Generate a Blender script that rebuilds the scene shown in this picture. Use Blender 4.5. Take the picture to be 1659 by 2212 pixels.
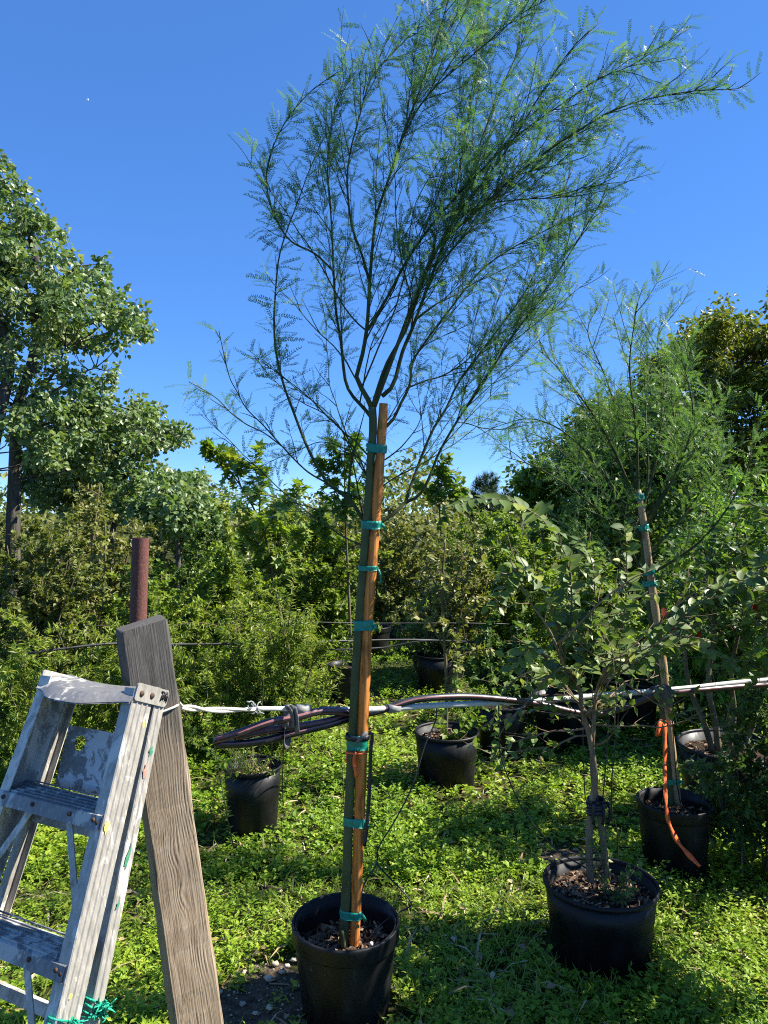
import bpy, bmesh, math, random
import numpy as np
from mathutils import Vector, Matrix, Euler

for o in list(bpy.data.objects):
    bpy.data.objects.remove(o)
SC = bpy.context.scene
COL = SC.collection

# ------------------------------------------------------------------ camera, sky, sun, exposure
CAM_H = 1.65
FPX = 1565.0            # focal length in the pixels of the 1659 x 2212 view of the photograph
cam_d = bpy.data.cameras.new('camera')
cam_d.sensor_fit = 'VERTICAL'
cam_d.sensor_height = 34.6
cam_d.lens = 34.6 * FPX / 2212.0
cam_d.clip_start = 0.05
cam_d.clip_end = 2000
cam = bpy.data.objects.new('camera', cam_d)
COL.objects.link(cam)
cam.location = (0, 0, CAM_H)
cam.rotation_euler = (math.radians(90), 0, 0)
SC.camera = cam

SUN_AZ, SUN_EL = math.radians(5), math.radians(46)      # azimuth from +X towards +Y
SUN_DIR = Vector((math.cos(SUN_EL) * math.cos(SUN_AZ), math.cos(SUN_EL) * math.sin(SUN_AZ), math.sin(SUN_EL)))
world = bpy.data.worlds.new('World')
SC.world = world
world.use_nodes = True
wn, wl = world.node_tree.nodes, world.node_tree.links
bg = wn['Background']
sky = wn.new('ShaderNodeTexSky')
sky.sky_type = 'NISHITA'
sky.sun_disc = False
sky.sun_elevation = SUN_EL
sky.sun_rotation = math.pi / 2 - SUN_AZ
sky.altitude = 6000
sky.air_density = 1.0
sky.dust_density = 0.0
sky.ozone_density = 3.0
# one even tone curve over the whole sky: less difference between zenith and horizon, deeper blue
gmm = wn.new('ShaderNodeGamma')
gmm.inputs['Gamma'].default_value = 0.56
wl.new(sky.outputs[0], gmm.inputs['Color'])
hs = wn.new('ShaderNodeHueSaturation')
hs.inputs['Saturation'].default_value = 1.5
wl.new(gmm.outputs[0], hs.inputs['Color'])
tint = wn.new('ShaderNodeMix')
tint.data_type = 'RGBA'
tint.blend_type = 'MULTIPLY'
tint.inputs[0].default_value = 1
tint.inputs[7].default_value = (0.84, 1.06, 1.44, 1)
wl.new(hs.outputs[0], tint.inputs[6])
wl.new(tint.outputs[2], bg.inputs['Color'])
bg.inputs['Strength'].default_value = 0.145

sun_d = bpy.data.lights.new('sun', 'SUN')
sun_d.energy = 5.0
sun_d.angle = math.radians(0.55)
sun_d.color = (1.0, 0.95, 0.86)
sun = bpy.data.objects.new('sun', sun_d)
COL.objects.link(sun)
sun.rotation_euler = SUN_DIR.to_track_quat('Z', 'Y').to_euler()
sun.location = (20, 4, 20)

SC.view_settings.view_transform = 'Standard'
SC.view_settings.look = 'None'
SC.view_settings.exposure = 1.35
SC.view_settings.gamma = 1.0
SC.view_settings.use_curve_mapping = False
SC.render.engine = 'CYCLES'
SC.cycles.max_bounces = 8
SC.cycles.transparent_max_bounces = 8
SC.cycles.filter_width = 1.1
SC.cycles.use_denoising = False
SC.cycles.caustics_reflective = False
SC.cycles.caustics_refractive = False


def P(u, v, d):
    """a point seen at (u, v) in the photograph, d metres in front of the camera"""
    return np.array(((u - 829.5) / FPX * d, d, CAM_H - (v - 1106) / FPX * d))


def PL(pts):
    return np.array([P(*p) for p in pts])


# ------------------------------------------------------------------ materials
def newmat(name):
    m = bpy.data.materials.new(name)
    m.use_nodes = True
    return m, m.node_tree.nodes, m.node_tree.links, m.node_tree.nodes['Principled BSDF']


def ramp(nt, stops):
    r = nt.new('ShaderNodeValToRGB')
    el = r.color_ramp.elements
    while len(el) < len(stops):
        el.new(0.5)
    for e, (p, c) in zip(el, stops):
        e.position = p
        e.color = (c[0], c[1], c[2], 1)
    return r


def noise(nt, lk, scale, detail=4, rough=0.55, vec=None, dist=0.0):
    n = nt.new('ShaderNodeTexNoise')
    n.inputs['Scale'].default_value = scale
    n.inputs['Detail'].default_value = detail
    n.inputs['Roughness'].default_value = rough
    n.inputs['Distortion'].default_value = dist
    if vec is not None:
        lk.new(vec, n.inputs['Vector'])
    return n


def coords(nt, lk, scale=(1, 1, 1), kind='Object'):
    t = nt.new('ShaderNodeTexCoord')
    mp = nt.new('ShaderNodeMapping')
    mp.inputs['Scale'].default_value = scale
    lk.new(t.outputs[kind], mp.inputs['Vector'])
    return mp.outputs[0]


def bump(nt, lk, height, bsdf, strength=0.4, dist=0.01):
    b = nt.new('ShaderNodeBump')
    b.inputs['Strength'].default_value = strength
    b.inputs['Distance'].default_value = dist
    lk.new(height, b.inputs['Height'])
    lk.new(b.outputs[0], bsdf.inputs['Normal'])
    return b


def leaf_mat(name, cols, trans=0.4, tcol=(1.25, 1.35, 0.5), rough=0.45, spec=0.35):
    """leaf: colour varies from leaf to leaf (attribute rnd); light passes through"""
    m, nt, lk, b = newmat(name)
    a = nt.new('ShaderNodeAttribute')
    a.attribute_name = 'rnd'
    n = len(cols)
    r = ramp(nt, [(i / (n - 1), c) for i, c in enumerate(cols)])
    lk.new(a.outputs['Fac'], r.inputs[0])
    lk.new(r.outputs[0], b.inputs['Base Color'])
    b.inputs['Roughness'].default_value = rough
    b.inputs['Specular IOR Level'].default_value = spec
    t = nt.new('ShaderNodeBsdfTranslucent')
    mul = nt.new('ShaderNodeMix')
    mul.data_type = 'RGBA'
    mul.blend_type = 'MULTIPLY'
    mul.inputs[0].default_value = 1
    lk.new(r.outputs[0], mul.inputs[6])
    mul.inputs[7].default_value = (*tcol, 1)
    lk.new(mul.outputs[2], t.inputs['Color'])
    mx = nt.new('ShaderNodeMixShader')
    mx.inputs[0].default_value = trans
    lk.new(b.outputs[0], mx.inputs[1])
    lk.new(t.outputs[0], mx.inputs[2])
    lk.new(mx.outputs[0], nt['Material Output'].inputs['Surface'])
    return m


def plain_mat(name, c1, c2, scale=30, rough=0.6, metal=0.0, bmp=0.2, stretch=(1, 1, 1), spec=0.4, dist=0.005):
    m, nt, lk, b = newmat(name)
    v = coords(nt, lk, stretch)
    n = noise(nt, lk, scale, 5, 0.6, v)
    r = ramp(nt, [(0.3, c1), (0.7, c2)])
    lk.new(n.outputs[0], r.inputs[0])
    lk.new(r.outputs[0], b.inputs['Base Color'])
    b.inputs['Roughness'].default_value = rough
    b.inputs['Metallic'].default_value = metal
    b.inputs['Specular IOR Level'].default_value = spec
    if bmp:
        bump(nt, lk, n.outputs[0], b, bmp, dist)
    return m


def wood_post_mat():
    m, nt, lk, b = newmat('weathered_timber')
    tc = nt.new('ShaderNodeTexCoord')
    sep = nt.new('ShaderNodeSeparateXYZ')
    lk.new(tc.outputs['Object'], sep.inputs[0])

    def math_(op, a, bb=None):
        n = nt.new('ShaderNodeMath')
        n.operation = op
        for i, x in enumerate((a, bb)):
            if x is None:
                continue
            if isinstance(x, (int, float)):
                n.inputs[i].default_value = x
            else:
                lk.new(x, n.inputs[i])
        return n.outputs[0]
    X, Y, Z = sep.outputs
    lowv = coords(nt, lk, (3.0, 3.0, 0.9))
    nz = noise(nt, lk, 3.0, 3, 0.5, lowv)
    phase = math_('ADD', math_('MULTIPLY', X, 780.0), math_('MULTIPLY', nz.outputs[0], 5.0))
    phase = math_('ADD', phase, math_('MULTIPLY', Y, 420.0))
    gsum = None
    for kx, kz, s, amp in ((0.045, 0.93, 0.05, 16), (-0.012, 0.80, 0.022, 11), (-0.004, 0.68, 0.018, 12),
                           (0.03, 0.50, 0.03, 8), (0.0, 0.28, 0.02, 9), (0.02, 1.12, 0.02, 6), (-0.02, 0.09, 0.03, 8)):
        dx = math_('DIVIDE', math_('SUBTRACT', X, kx), s)
        dz = math_('DIVIDE', math_('SUBTRACT', Z, kz), s * 2.4)
        d2 = math_('ADD', math_('MULTIPLY', dx, dx), math_('MULTIPLY', dz, dz))
        g = math_('POWER', 2.718, math_('MULTIPLY', d2, -1.0))
        phase = math_('ADD', phase, math_('MULTIPLY', g, amp))
        gsum = g if gsum is None else math_('ADD', gsum, g)
    ring = math_('MULTIPLY_ADD', math_('SINE', phase), 0.5)
    nt_ring = ring.node
    nt_ring.inputs[2].default_value = 0.5
    fv = coords(nt, lk, (60, 60, 0.75))
    fine = noise(nt, lk, 6.0, 6, 0.65, fv)
    big = noise(nt, lk, 3.2, 4, 0.6, coords(nt, lk, (1.6, 1.6, 0.8)))
    wgt = math_('ADD', 0.05, math_('MULTIPLY', math_('MINIMUM', gsum, 1.0), 0.26))
    comb = math_('SUBTRACT', math_('ADD', math_('MULTIPLY', ring, wgt), math_('MULTIPLY', fine.outputs[0], 1.0)), math_('MULTIPLY', math_('MINIMUM', gsum, 1.0), 0.10))
    r = ramp(nt, [(0.30, (0.05, 0.034, 0.021)), (0.42, (0.18, 0.125, 0.078)), (0.55, (0.33, 0.245, 0.162)), (0.78, (0.45, 0.36, 0.26))])
    lk.new(comb, r.inputs[0])
    # grey weathering in patches, and a darker grey towards the upper end
    zf = nt.new('ShaderNodeMapRange')
    zf.inputs['From Min'].default_value = 0.95
    zf.inputs['From Max'].default_value = 1.28
    lk.new(Z, zf.inputs['Value'])
    w = math_('ADD', math_('MULTIPLY', zf.outputs[0], 1.0), math_('MULTIPLY', math_('SUBTRACT', big.outputs[0], 0.42), 1.4))
    wc = nt.new('ShaderNodeClamp')
    lk.new(w, wc.inputs[0])
    gr = ramp(nt, [(0.3, (0.03, 0.028, 0.025)), (0.75, (0.15, 0.138, 0.12))])
    lk.new(comb, gr.inputs[0])
    mx = nt.new('ShaderNodeMix')
    mx.data_type = 'RGBA'
    lk.new(wc.outputs[0], mx.inputs[0])
    lk.new(r.outputs[0], mx.inputs[6])
    lk.new(gr.outputs[0], mx.inputs[7])
    lk.new(mx.outputs[2], b.inputs['Base Color'])
    b.inputs['Roughness'].default_value = 0.85
    b.inputs['Specular IOR Level'].default_value = 0.2
    bump(nt, lk, comb, b, 0.5, 0.004)
    return m


def stake_mat(name, cols, zs=1.2):
    m, nt, lk, b = newmat(name)
    v = coords(nt, lk, (45, 45, zs))
    n1 = noise(nt, lk, 2.5, 5, 0.6, v, 0.6)
    r = ramp(nt, [(0.25, cols[0]), (0.5, cols[1]), (0.75, cols[2])])
    lk.new(n1.outputs[0], r.inputs[0])
    v2 = coords(nt, lk, (22, 22, 5))
    n2 = noise(nt, lk, 1.6, 3, 0.5, v2)
    r2 = ramp(nt, [(0.56, (1, 1, 1)), (0.72, (0.18, 0.12, 0.09))])
    lk.new(n2.outputs[0], r2.inputs[0])
    mx = nt.new('ShaderNodeMix')
    mx.data_type = 'RGBA'
    mx.blend_type = 'MULTIPLY'
    mx.inputs[0].default_value = 0.85
    lk.new(r.outputs[0], mx.inputs[6])
    lk.new(r2.outputs[0], mx.inputs[7])
    lk.new(mx.outputs[2], b.inputs['Base Color'])
    b.inputs['Roughness'].default_value = 0.55
    b.inputs['Specular IOR Level'].default_value = 0.3
    bump(nt, lk, n1.outputs[0], b, 0.5, 0.004)
    return m


def ladder_mat(name, paint, cover, metal_c=(0.42, 0.43, 0.45), streak=(1, 1, 0.35)):
    """dull aluminium with spattered and rubbed house paint"""
    m, nt, lk, b = newmat(name)
    v = coords(nt, lk, streak)
    n1 = noise(nt, lk, 28, 8, 0.68, v, 0.7)
    n2 = noise(nt, lk, 7, 4, 0.6, v, 0.3)
    add = nt.new('ShaderNodeMath')
    add.operation = 'MULTIPLY_ADD'
    lk.new(n2.outputs[0], add.inputs[0])
    add.inputs[1].default_value = 0.8
    lk.new(n1.outputs[0], add.inputs[2])
    msk = ramp(nt, [(cover, (0, 0, 0)), (cover + 0.06, (1, 1, 1))])
    lk.new(add.outputs[0], msk.inputs[0])
    n3 = noise(nt, lk, 90, 4, 0.6, v)
    mc = ramp(nt, [(0.3, tuple(x * 0.62 for x in metal_c)), (0.7, metal_c)])
    lk.new(n3.outputs[0], mc.inputs[0])
    mx = nt.new('ShaderNodeMix')
    mx.data_type = 'RGBA'
    lk.new(msk.outputs[0], mx.inputs[0])
    lk.new(mc.outputs[0], mx.inputs[6])
    mx.inputs[7].default_value = (*paint, 1)
    # rust-brown dirt specks
    n4 = noise(nt, lk, 16, 6, 0.7, v)
    dm = ramp(nt, [(0.66, (0, 0, 0)), (0.72, (1, 1, 1))])
    lk.new(n4.outputs[0], dm.inputs[0])
    mx2 = nt.new('ShaderNodeMix')
    mx2.data_type = 'RGBA'
    lk.new(dm.outputs[0], mx2.inputs[0])
    lk.new(mx.outputs[2], mx2.inputs[6])
    mx2.inputs[7].default_value = (0.25, 0.19, 0.13, 1)
    lk.new(mx2.outputs[2], b.inputs['Base Color'])
    met = nt.new('ShaderNodeMath')
    met.operation = 'MULTIPLY_ADD'
    lk.new(msk.outputs[0], met.inputs[0])
    met.inputs[1].default_value = -0.25
    met.inputs[2].default_value = 0.25
    lk.new(met.outputs[0], b.inputs['Metallic'])
    b.inputs['Roughness'].default_value = 0.5
    bump(nt, lk, add.outputs[0], b, 0.35, 0.002)
    return m


def pot_mat(name='black_nursery_plastic', dust=0.5):
    m, nt, lk, b = newmat(name)
    v = coords(nt, lk, (1, 1, 0.45))
    n = noise(nt, lk, 9, 7, 0.65, v, 0.4)
    r = ramp(nt, [(0.45, (0.006, 0.006, 0.0065)), (0.62, (0.012, 0.0125, 0.012)), (0.85, (0.012 + 0.10 * dust, 0.012 + 0.10 * dust, 0.010 + 0.085 * dust))])
    lk.new(n.outputs[0], r.inputs[0])
    lk.new(r.outputs[0], b.inputs['Base Color'])
    b.inputs['Specular IOR Level'].default_value = 0.28
    rr = ramp(nt, [(0.4, (0.38,) * 3), (0.75, (0.75,) * 3)])
    lk.new(n.outputs[0], rr.inputs[0])
    lk.new(rr.outputs[0], b.inputs['Roughness'])
    n2 = noise(nt, lk, 70, 3, 0.5, v)
    bump(nt, lk, n2.outputs[0], b, 0.12, 0.003)
    return m


def bark_mat(name, c1, c2, c3, sz=(30, 30, 7), strength=0.8, dist=0.01):
    m, nt, lk, b = newmat(name)
    v = coords(nt, lk, sz)
    n = noise(nt, lk, 1.0, 6, 0.65, v, 0.5)
    r = ramp(nt, [(0.3, c1), (0.52, c2), (0.72, c3)])
    lk.new(n.outputs[0], r.inputs[0])
    lk.new(r.outputs[0], b.inputs['Base Color'])
    b.inputs['Roughness'].default_value = 0.85
    b.inputs['Specular IOR Level'].default_value = 0.2
    bump(nt, lk, n.outputs[0], b, strength, dist)
    return m


def ground_mat():
    m, nt, lk, b = newmat('weedy_soil')
    v = coords(nt, lk)
    n1 = noise(nt, lk, 0.9, 5, 0.6, v)
    n2 = noise(nt, lk, 24, 8, 0.7, v)
    r1 = ramp(nt, [(0.3, (0.045, 0.036, 0.022)), (0.5, (0.055, 0.062, 0.018)), (0.7, (0.10, 0.125, 0.028))])
    lk.new(n1.outputs[0], r1.inputs[0])
    r2 = ramp(nt, [(0.3, (0.45,) * 3), (0.7, (1.5, 1.45, 1.3))])
    lk.new(n2.outputs[0], r2.inputs[0])
    mx = nt.new('ShaderNodeMix')
    mx.data_type = 'RGBA'
    mx.blend_type = 'MULTIPLY'
    mx.inputs[0].default_value = 1
    lk.new(r1.outputs[0], mx.inputs[6])
    lk.new(r2.outputs[0], mx.inputs[7])
    lk.new(mx.outputs[2], b.inputs['Base Color'])
    b.inputs['Roughness'].default_value = 0.95
    b.inputs['Specular IOR Level'].default_value = 0.1
    bump(nt, lk, n2.outputs[0], b, 1.0, 0.02)
    return m


def attr_mat(name, cols, rough=0.85, spec=0.2):
    m, nt, lk, b = newmat(name)
    a = nt.new('ShaderNodeAttribute')
    a.attribute_name = 'rnd'
    r = ramp(nt, [(i / (len(cols) - 1), c) for i, c in enumerate(cols)])
    lk.new(a.outputs['Fac'], r.inputs[0])
    lk.new(r.outputs[0], b.inputs['Base Color'])
    b.inputs['Roughness'].default_value = rough
    b.inputs['Specular IOR Level'].default_value = spec
    return m


M = {}
M['ground'] = ground_mat()
M['weed'] = leaf_mat('weed_leaf', [(0.099, 0.187, 0.014), (0.199, 0.314, 0.024), (0.288, 0.400, 0.034), (0.438, 0.486, 0.056)], 0.42)
M['grass'] = leaf_mat('grass_blade', [(0.115, 0.218, 0.028), (0.230, 0.322, 0.055), (0.345, 0.368, 0.099), (0.414, 0.356, 0.154)], 0.4)
M['feather'] = leaf_mat('feathery_leaflet', [(0.052, 0.138, 0.055), (0.096, 0.206, 0.077), (0.148, 0.260, 0.090), (0.224, 0.330, 0.104)], 0.40, (1.05, 1.2, 0.65), 0.5, 0.3)
M['feather_light'] = leaf_mat('pale_feathery_leaflet', [(0.075, 0.155, 0.05), (0.12, 0.215, 0.06), (0.17, 0.27, 0.075), (0.23, 0.33, 0.09)], 0.42, (1.1, 1.25, 0.6), 0.5, 0.3)
M['dead'] = attr_mat('dead_leaf', [(0.10, 0.06, 0.03), (0.22, 0.14, 0.07), (0.36, 0.27, 0.15), (0.48, 0.40, 0.25)])
M['willow'] = leaf_mat('narrow_leaf', [(0.089, 0.144, 0.020), (0.162, 0.239, 0.031), (0.250, 0.309, 0.045), (0.383, 0.381, 0.068)], 0.4)
M['olive'] = leaf_mat('dull_olive_leaf', [(0.070, 0.097, 0.022), (0.127, 0.153, 0.032), (0.196, 0.221, 0.051), (0.281, 0.235, 0.081)], 0.3)
M['cotton'] = leaf_mat('broad_pale_leaf', [(0.078, 0.139, 0.053), (0.140, 0.214, 0.075), (0.217, 0.277, 0.105), (0.372, 0.378, 0.194)], 0.35, rough=0.4, spec=0.5)
M['crape'] = leaf_mat('oval_glossy_leaf', [(0.065, 0.108, 0.028), (0.111, 0.170, 0.037), (0.166, 0.232, 0.055), (0.317, 0.340, 0.062)], 0.36, rough=0.45, spec=0.38)
M['gum'] = leaf_mat('lobed_leaf', [(0.064, 0.131, 0.019), (0.119, 0.201, 0.028), (0.192, 0.271, 0.038), (0.292, 0.302, 0.047)], 0.42)
M['bronze'] = leaf_mat('bronze_green_leaf', [(0.061, 0.098, 0.013), (0.121, 0.153, 0.022), (0.207, 0.221, 0.026), (0.291, 0.248, 0.036)], 0.35)
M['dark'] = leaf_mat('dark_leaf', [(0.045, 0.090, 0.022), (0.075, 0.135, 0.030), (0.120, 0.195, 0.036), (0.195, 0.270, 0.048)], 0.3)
M['lance'] = leaf_mat('bright_lance_leaf', [(0.09, 0.18, 0.03), (0.14, 0.26, 0.04), (0.20, 0.33, 0.06), (0.27, 0.38, 0.09)], 0.42)
M['yellow'] = leaf_mat('yellow_green_leaf', [(0.086, 0.163, 0.020), (0.156, 0.240, 0.031), (0.225, 0.294, 0.041), (0.294, 0.306, 0.051)], 0.4)
M['needle'] = leaf_mat('pine_needle', [(0.02, 0.05, 0.02), (0.035, 0.075, 0.025), (0.05, 0.10, 0.03)], 0.15)
M['red_leaf'] = leaf_mat('red_leaf', [(0.16, 0.02, 0.012), (0.24, 0.04, 0.018)], 0.35, (1.2, 0.6, 0.4))
M['green_bark'] = bark_mat('smooth_green_bark', (0.05, 0.062, 0.022), (0.085, 0.10, 0.04), (0.14, 0.155, 0.07), (14, 14, 6), 0.25, 0.003)
M['limb_bark'] = bark_mat('dark_green_bark', (0.028, 0.035, 0.014), (0.05, 0.062, 0.022), (0.085, 0.10, 0.035), (25, 25, 10), 0.25, 0.003)
M['tan_bark'] = bark_mat('tan_flaky_bark', (0.10, 0.07, 0.042), (0.20, 0.14, 0.088), (0.33, 0.25, 0.165), (26, 26, 5), 0.5, 0.004)
M['grey_bark'] = bark_mat('furrowed_grey_bark', (0.03, 0.026, 0.02), (0.085, 0.075, 0.06), (0.17, 0.15, 0.125), (16, 16, 3), 1.0, 0.03)
M['twig'] = bark_mat('twig_bark', (0.07, 0.055, 0.03), (0.13, 0.11, 0.06), (0.22, 0.18, 0.11), (30, 30, 8), 0.3, 0.003)
M['post'] = wood_post_mat()
M['stake'] = stake_mat('orange_brown_stake', [(0.26, 0.075, 0.016), (0.56, 0.19, 0.036), (0.72, 0.33, 0.09)])
M['stake_pale'] = stake_mat('pale_tan_stake', [(0.24, 0.14, 0.07), (0.38, 0.25, 0.13), (0.50, 0.36, 0.21)])
M['rail'] = ladder_mat('spattered_aluminium', (0.60, 0.555, 0.475), 0.93, (0.46, 0.425, 0.365))
M['step'] = ladder_mat('painted_aluminium_step', (0.46, 0.43, 0.375), 0.95, (0.24, 0.235, 0.225))
M['plate'] = ladder_mat('paint_caked_plate', (0.60, 0.59, 0.56), 0.84, (0.30, 0.28, 0.25), (1, 1, 1))
M['rivet'] = plain_mat('rusty_rivet', (0.05, 0.03, 0.02), (0.13, 0.07, 0.04), 200, 0.7, 0.3)
M['rust'] = plain_mat('rusted_steel', (0.085, 0.032, 0.026), (0.185, 0.075, 0.06), 110, 0.8, 0.15, 0.5, (1, 1, 0.6))
M['pot'] = pot_mat('black_nursery_plastic', 0.55)
M['pot_dusty'] = pot_mat('dusty_black_plastic', 0.8)
M['soil'] = plain_mat('dark_potting_mix', (0.02, 0.014, 0.009), (0.065, 0.045, 0.03), 60, 0.95, 0, 1.0, spec=0.1, dist=0.02)
M['chip'] = attr_mat('bark_chip', [(0.035, 0.022, 0.015), (0.11, 0.07, 0.042), (0.22, 0.14, 0.085), (0.36, 0.26, 0.17)])
M['pebble'] = attr_mat('limestone_pebble', [(0.13, 0.105, 0.08), (0.32, 0.27, 0.20), (0.60, 0.53, 0.42)])
M['dirt'] = plain_mat('bare_sandy_dirt', (0.035, 0.026, 0.017), (0.15, 0.115, 0.08), 45, 0.95, 0, 1.0, spec=0.1, dist=0.02)
M['white_pipe'] = plain_mat('white_pvc', (0.46, 0.46, 0.42), (0.66, 0.66, 0.62), 25, 0.4, 0, 0.05)
M['white_wire'] = plain_mat('cream_wire_sheath', (0.55, 0.50, 0.42), (0.78, 0.74, 0.65), 40, 0.5, 0, 0.1)
M['grey_tape'] = plain_mat('grey_tape', (0.07, 0.07, 0.068), (0.16, 0.16, 0.15), 90, 0.65, 0, 0.4)
M['grey_plastic'] = plain_mat('grey_coupling', (0.17, 0.17, 0.16), (0.30, 0.30, 0.28), 60, 0.55, 0, 0.1)
M['black_tape'] = plain_mat('black_tape', (0.012, 0.014, 0.02), (0.03, 0.034, 0.045), 60, 0.4, 0, 0.2)
M['hose'] = plain_mat('black_hose_rubber', (0.012, 0.011, 0.012), (0.03, 0.027, 0.028), 50, 0.32, 0, 0.05, spec=0.6)
M['hose_stripe'] = plain_mat('maroon_hose_stripe', (0.16, 0.05, 0.055), (0.26, 0.10, 0.10), 50, 0.35, 0, 0.05, spec=0.6)
M['poly'] = plain_mat('black_poly_tube', (0.010, 0.010, 0.010), (0.03, 0.03, 0.028), 40, 0.45, 0, 0.05)
M['tie'] = plain_mat('green_plastic_tie', (0.0, 0.15, 0.095), (0.012, 0.28, 0.18), 70, 0.42, 0, 0.5, spec=0.5, dist=0.003)
M['twine'] = plain_mat('green_twine', (0.0, 0.22, 0.13), (0.02, 0.42, 0.26), 200, 0.6, 0, 0.5)
M['orange'] = plain_mat('orange_flagging', (0.72, 0.10, 0.022), (0.92, 0.19, 0.05), 60, 0.45, 0, 0.3)
M['yellow_paint'] = plain_mat('yellow_paint', (0.62, 0.45, 0.08), (0.72, 0.56, 0.18), 200, 0.6, 0, 0.1)
M['green_paint'] = plain_mat('green_paint', (0.03, 0.19, 0.10), (0.10, 0.28, 0.17), 200, 0.6, 0, 0.1)
M['red_paint'] = plain_mat('red_paint', (0.62, 0.18, 0.13), (0.72, 0.32, 0.25), 200, 0.6, 0, 0.1)
M['black_paint'] = plain_mat('black_paint', (0.008, 0.008, 0.008), (0.02, 0.02, 0.02), 200, 0.5, 0, 0.1)
M['white_label'] = plain_mat('white_plastic', (0.6, 0.6, 0.58), (0.75, 0.75, 0.72), 40, 0.5, 0, 0.05)
M['feathers'] = plain_mat('white_plumage', (0.75, 0.75, 0.75), (0.85, 0.85, 0.85), 20, 0.8, 0, 0)


# ------------------------------------------------------------------ mesh helpers
def unit(a):
    a = np.asarray(a, float)
    n = np.linalg.norm(a, axis=-1, keepdims=True)
    return a / np.maximum(n, 1e-9)


class Buf:
    """collects triangles and quads as numpy blocks; build() links ONE mesh object"""
    def __init__(self):
        self.v, self.t, self.r, self.m, self.n = [], [], [], [], 0

    def add(self, V, F, rnd=0.5, mi=0):
        V = np.asarray(V, float)
        F = np.asarray(F, int)
        if V.ndim == 2:
            V = V[None]
        n, k, _ = V.shape
        idx = (self.n + np.arange(n) * k)[:, None, None] + F[None]
        self.v.append(V.reshape(-1, 3))
        self.t.append(idx.reshape(-1, 3))
        rr = np.broadcast_to(np.asarray(rnd, float).reshape(-1, 1), (n, k)).reshape(-1)
        self.r.append(rr)
        self.m.append(np.full(n * len(F), mi, int))
        self.n += n * k

    def build(self, name, mats, parent=None, smooth=False, kind=None, base=None):
        me = bpy.data.meshes.new(name)
        V = np.concatenate(self.v)
        if base is not None:
            V = V - np.asarray(base)
        T = np.concatenate(self.t)
        me.vertices.add(len(V))
        me.vertices.foreach_set('co', V.astype(np.float32).ravel())
        me.loops.add(len(T) * 3)
        me.loops.foreach_set('vertex_index', T.astype(np.int32).ravel())
        me.polygons.add(len(T))
        me.polygons.foreach_set('loop_start', (np.arange(len(T)) * 3).astype(np.int32))
        me.polygons.foreach_set('material_index', np.concatenate(self.m).astype(np.int32))
        me.polygons.foreach_set('use_smooth', np.full(len(T), smooth, bool))
        at = me.attributes.new('rnd', 'FLOAT', 'POINT')
        at.data.foreach_set('value', np.concatenate(self.r).astype(np.float32))
        me.update(calc_edges=True)
        if not isinstance(mats, (list, tuple)):
            mats = [mats]
        for mm in mats:
            me.materials.append(M[mm] if isinstance(mm, str) else mm)
        o = bpy.data.objects.new(name, me)
        COL.objects.link(o)
        if parent is not None:
            o.parent = parent
        if kind:
            o['kind'] = kind
        return o


def quads(F):
    F = np.asarray(F, int)
    return np.concatenate([F[:, [0, 1, 2]], F[:, [0, 2, 3]]])


def resample(pts, n):
    """smooth Catmull-Rom through the points, n samples"""
    pts = np.asarray(pts, float)
    if len(pts) == 2:
        t = np.linspace(0, 1, n)[:, None]
        return pts[0] * (1 - t) + pts[1] * t
    e = np.vstack([2 * pts[0] - pts[1], pts, 2 * pts[-1] - pts[-2]])
    seg = np.linalg.norm(np.diff(pts, axis=0), axis=1)
    cum = np.concatenate([[0], np.cumsum(seg)])
    s = np.linspace(0, cum[-1], n)
    i = np.clip(np.searchsorted(cum, s, side='right') - 1, 0, len(seg) - 1)
    t = ((s - cum[i]) / np.maximum(seg[i], 1e-9))[:, None]
    p0, p1, p2, p3 = e[i], e[i + 1], e[i + 2], e[i + 3]
    return 0.5 * (2 * p1 + (p2 - p0) * t + (2 * p0 - 5 * p1 + 4 * p2 - p3) * t ** 2 + (3 * p1 - p0 - 3 * p2 + p3) * t ** 3)


def frames(pts, up=None):
    T = unit(np.gradient(np.asarray(pts, float), axis=0))
    n = len(pts)
    A = np.zeros((n, 3))
    ref = np.array([0, 0, 1.0]) if up is None else np.asarray(up, float)
    if abs(np.dot(T[0], unit(ref))) > 0.95:
        ref = np.array([0, -1.0, 0.05])
    a = unit(ref - T[0] * np.dot(ref, T[0]))
    for i in range(n):
        a = unit(a - T[i] * np.dot(a, T[i]))
        A[i] = a
    return T, A, np.cross(T, A)


_ring_cache = {}


def tube(buf, pts, radii, sides=6, cap=True, rnd=0.5, mi=0):
    pts = np.asarray(pts, float)
    n = len(pts)
    radii = np.broadcast_to(np.asarray(radii, float), (n,))
    T, A, B = frames(pts)
    th = np.arange(sides) / sides * 2 * math.pi
    ring = A[:, None] * np.cos(th)[None, :, None] + B[:, None] * np.sin(th)[None, :, None]
    V = (pts[:, None] + ring * radii[:, None, None]).reshape(-1, 3)
    key = (n, sides, cap)
    if key not in _ring_cache:
        F = []
        for i in range(n - 1):
            for j in range(sides):
                k = (j + 1) % sides
                F.append((i * sides + j, i * sides + k, (i + 1) * sides + k, (i + 1) * sides + j))
        F = quads(F)
        if cap:
            c = []
            for j in range(1, sides - 1):
                c.append((0, j + 1, j))
                o = (n - 1) * sides
                c.append((o, o + j, o + j + 1))
            F = np.concatenate([F, np.array(c)])
        _ring_cache[key] = F
    buf.add(V, _ring_cache[key], rnd, mi)


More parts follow.
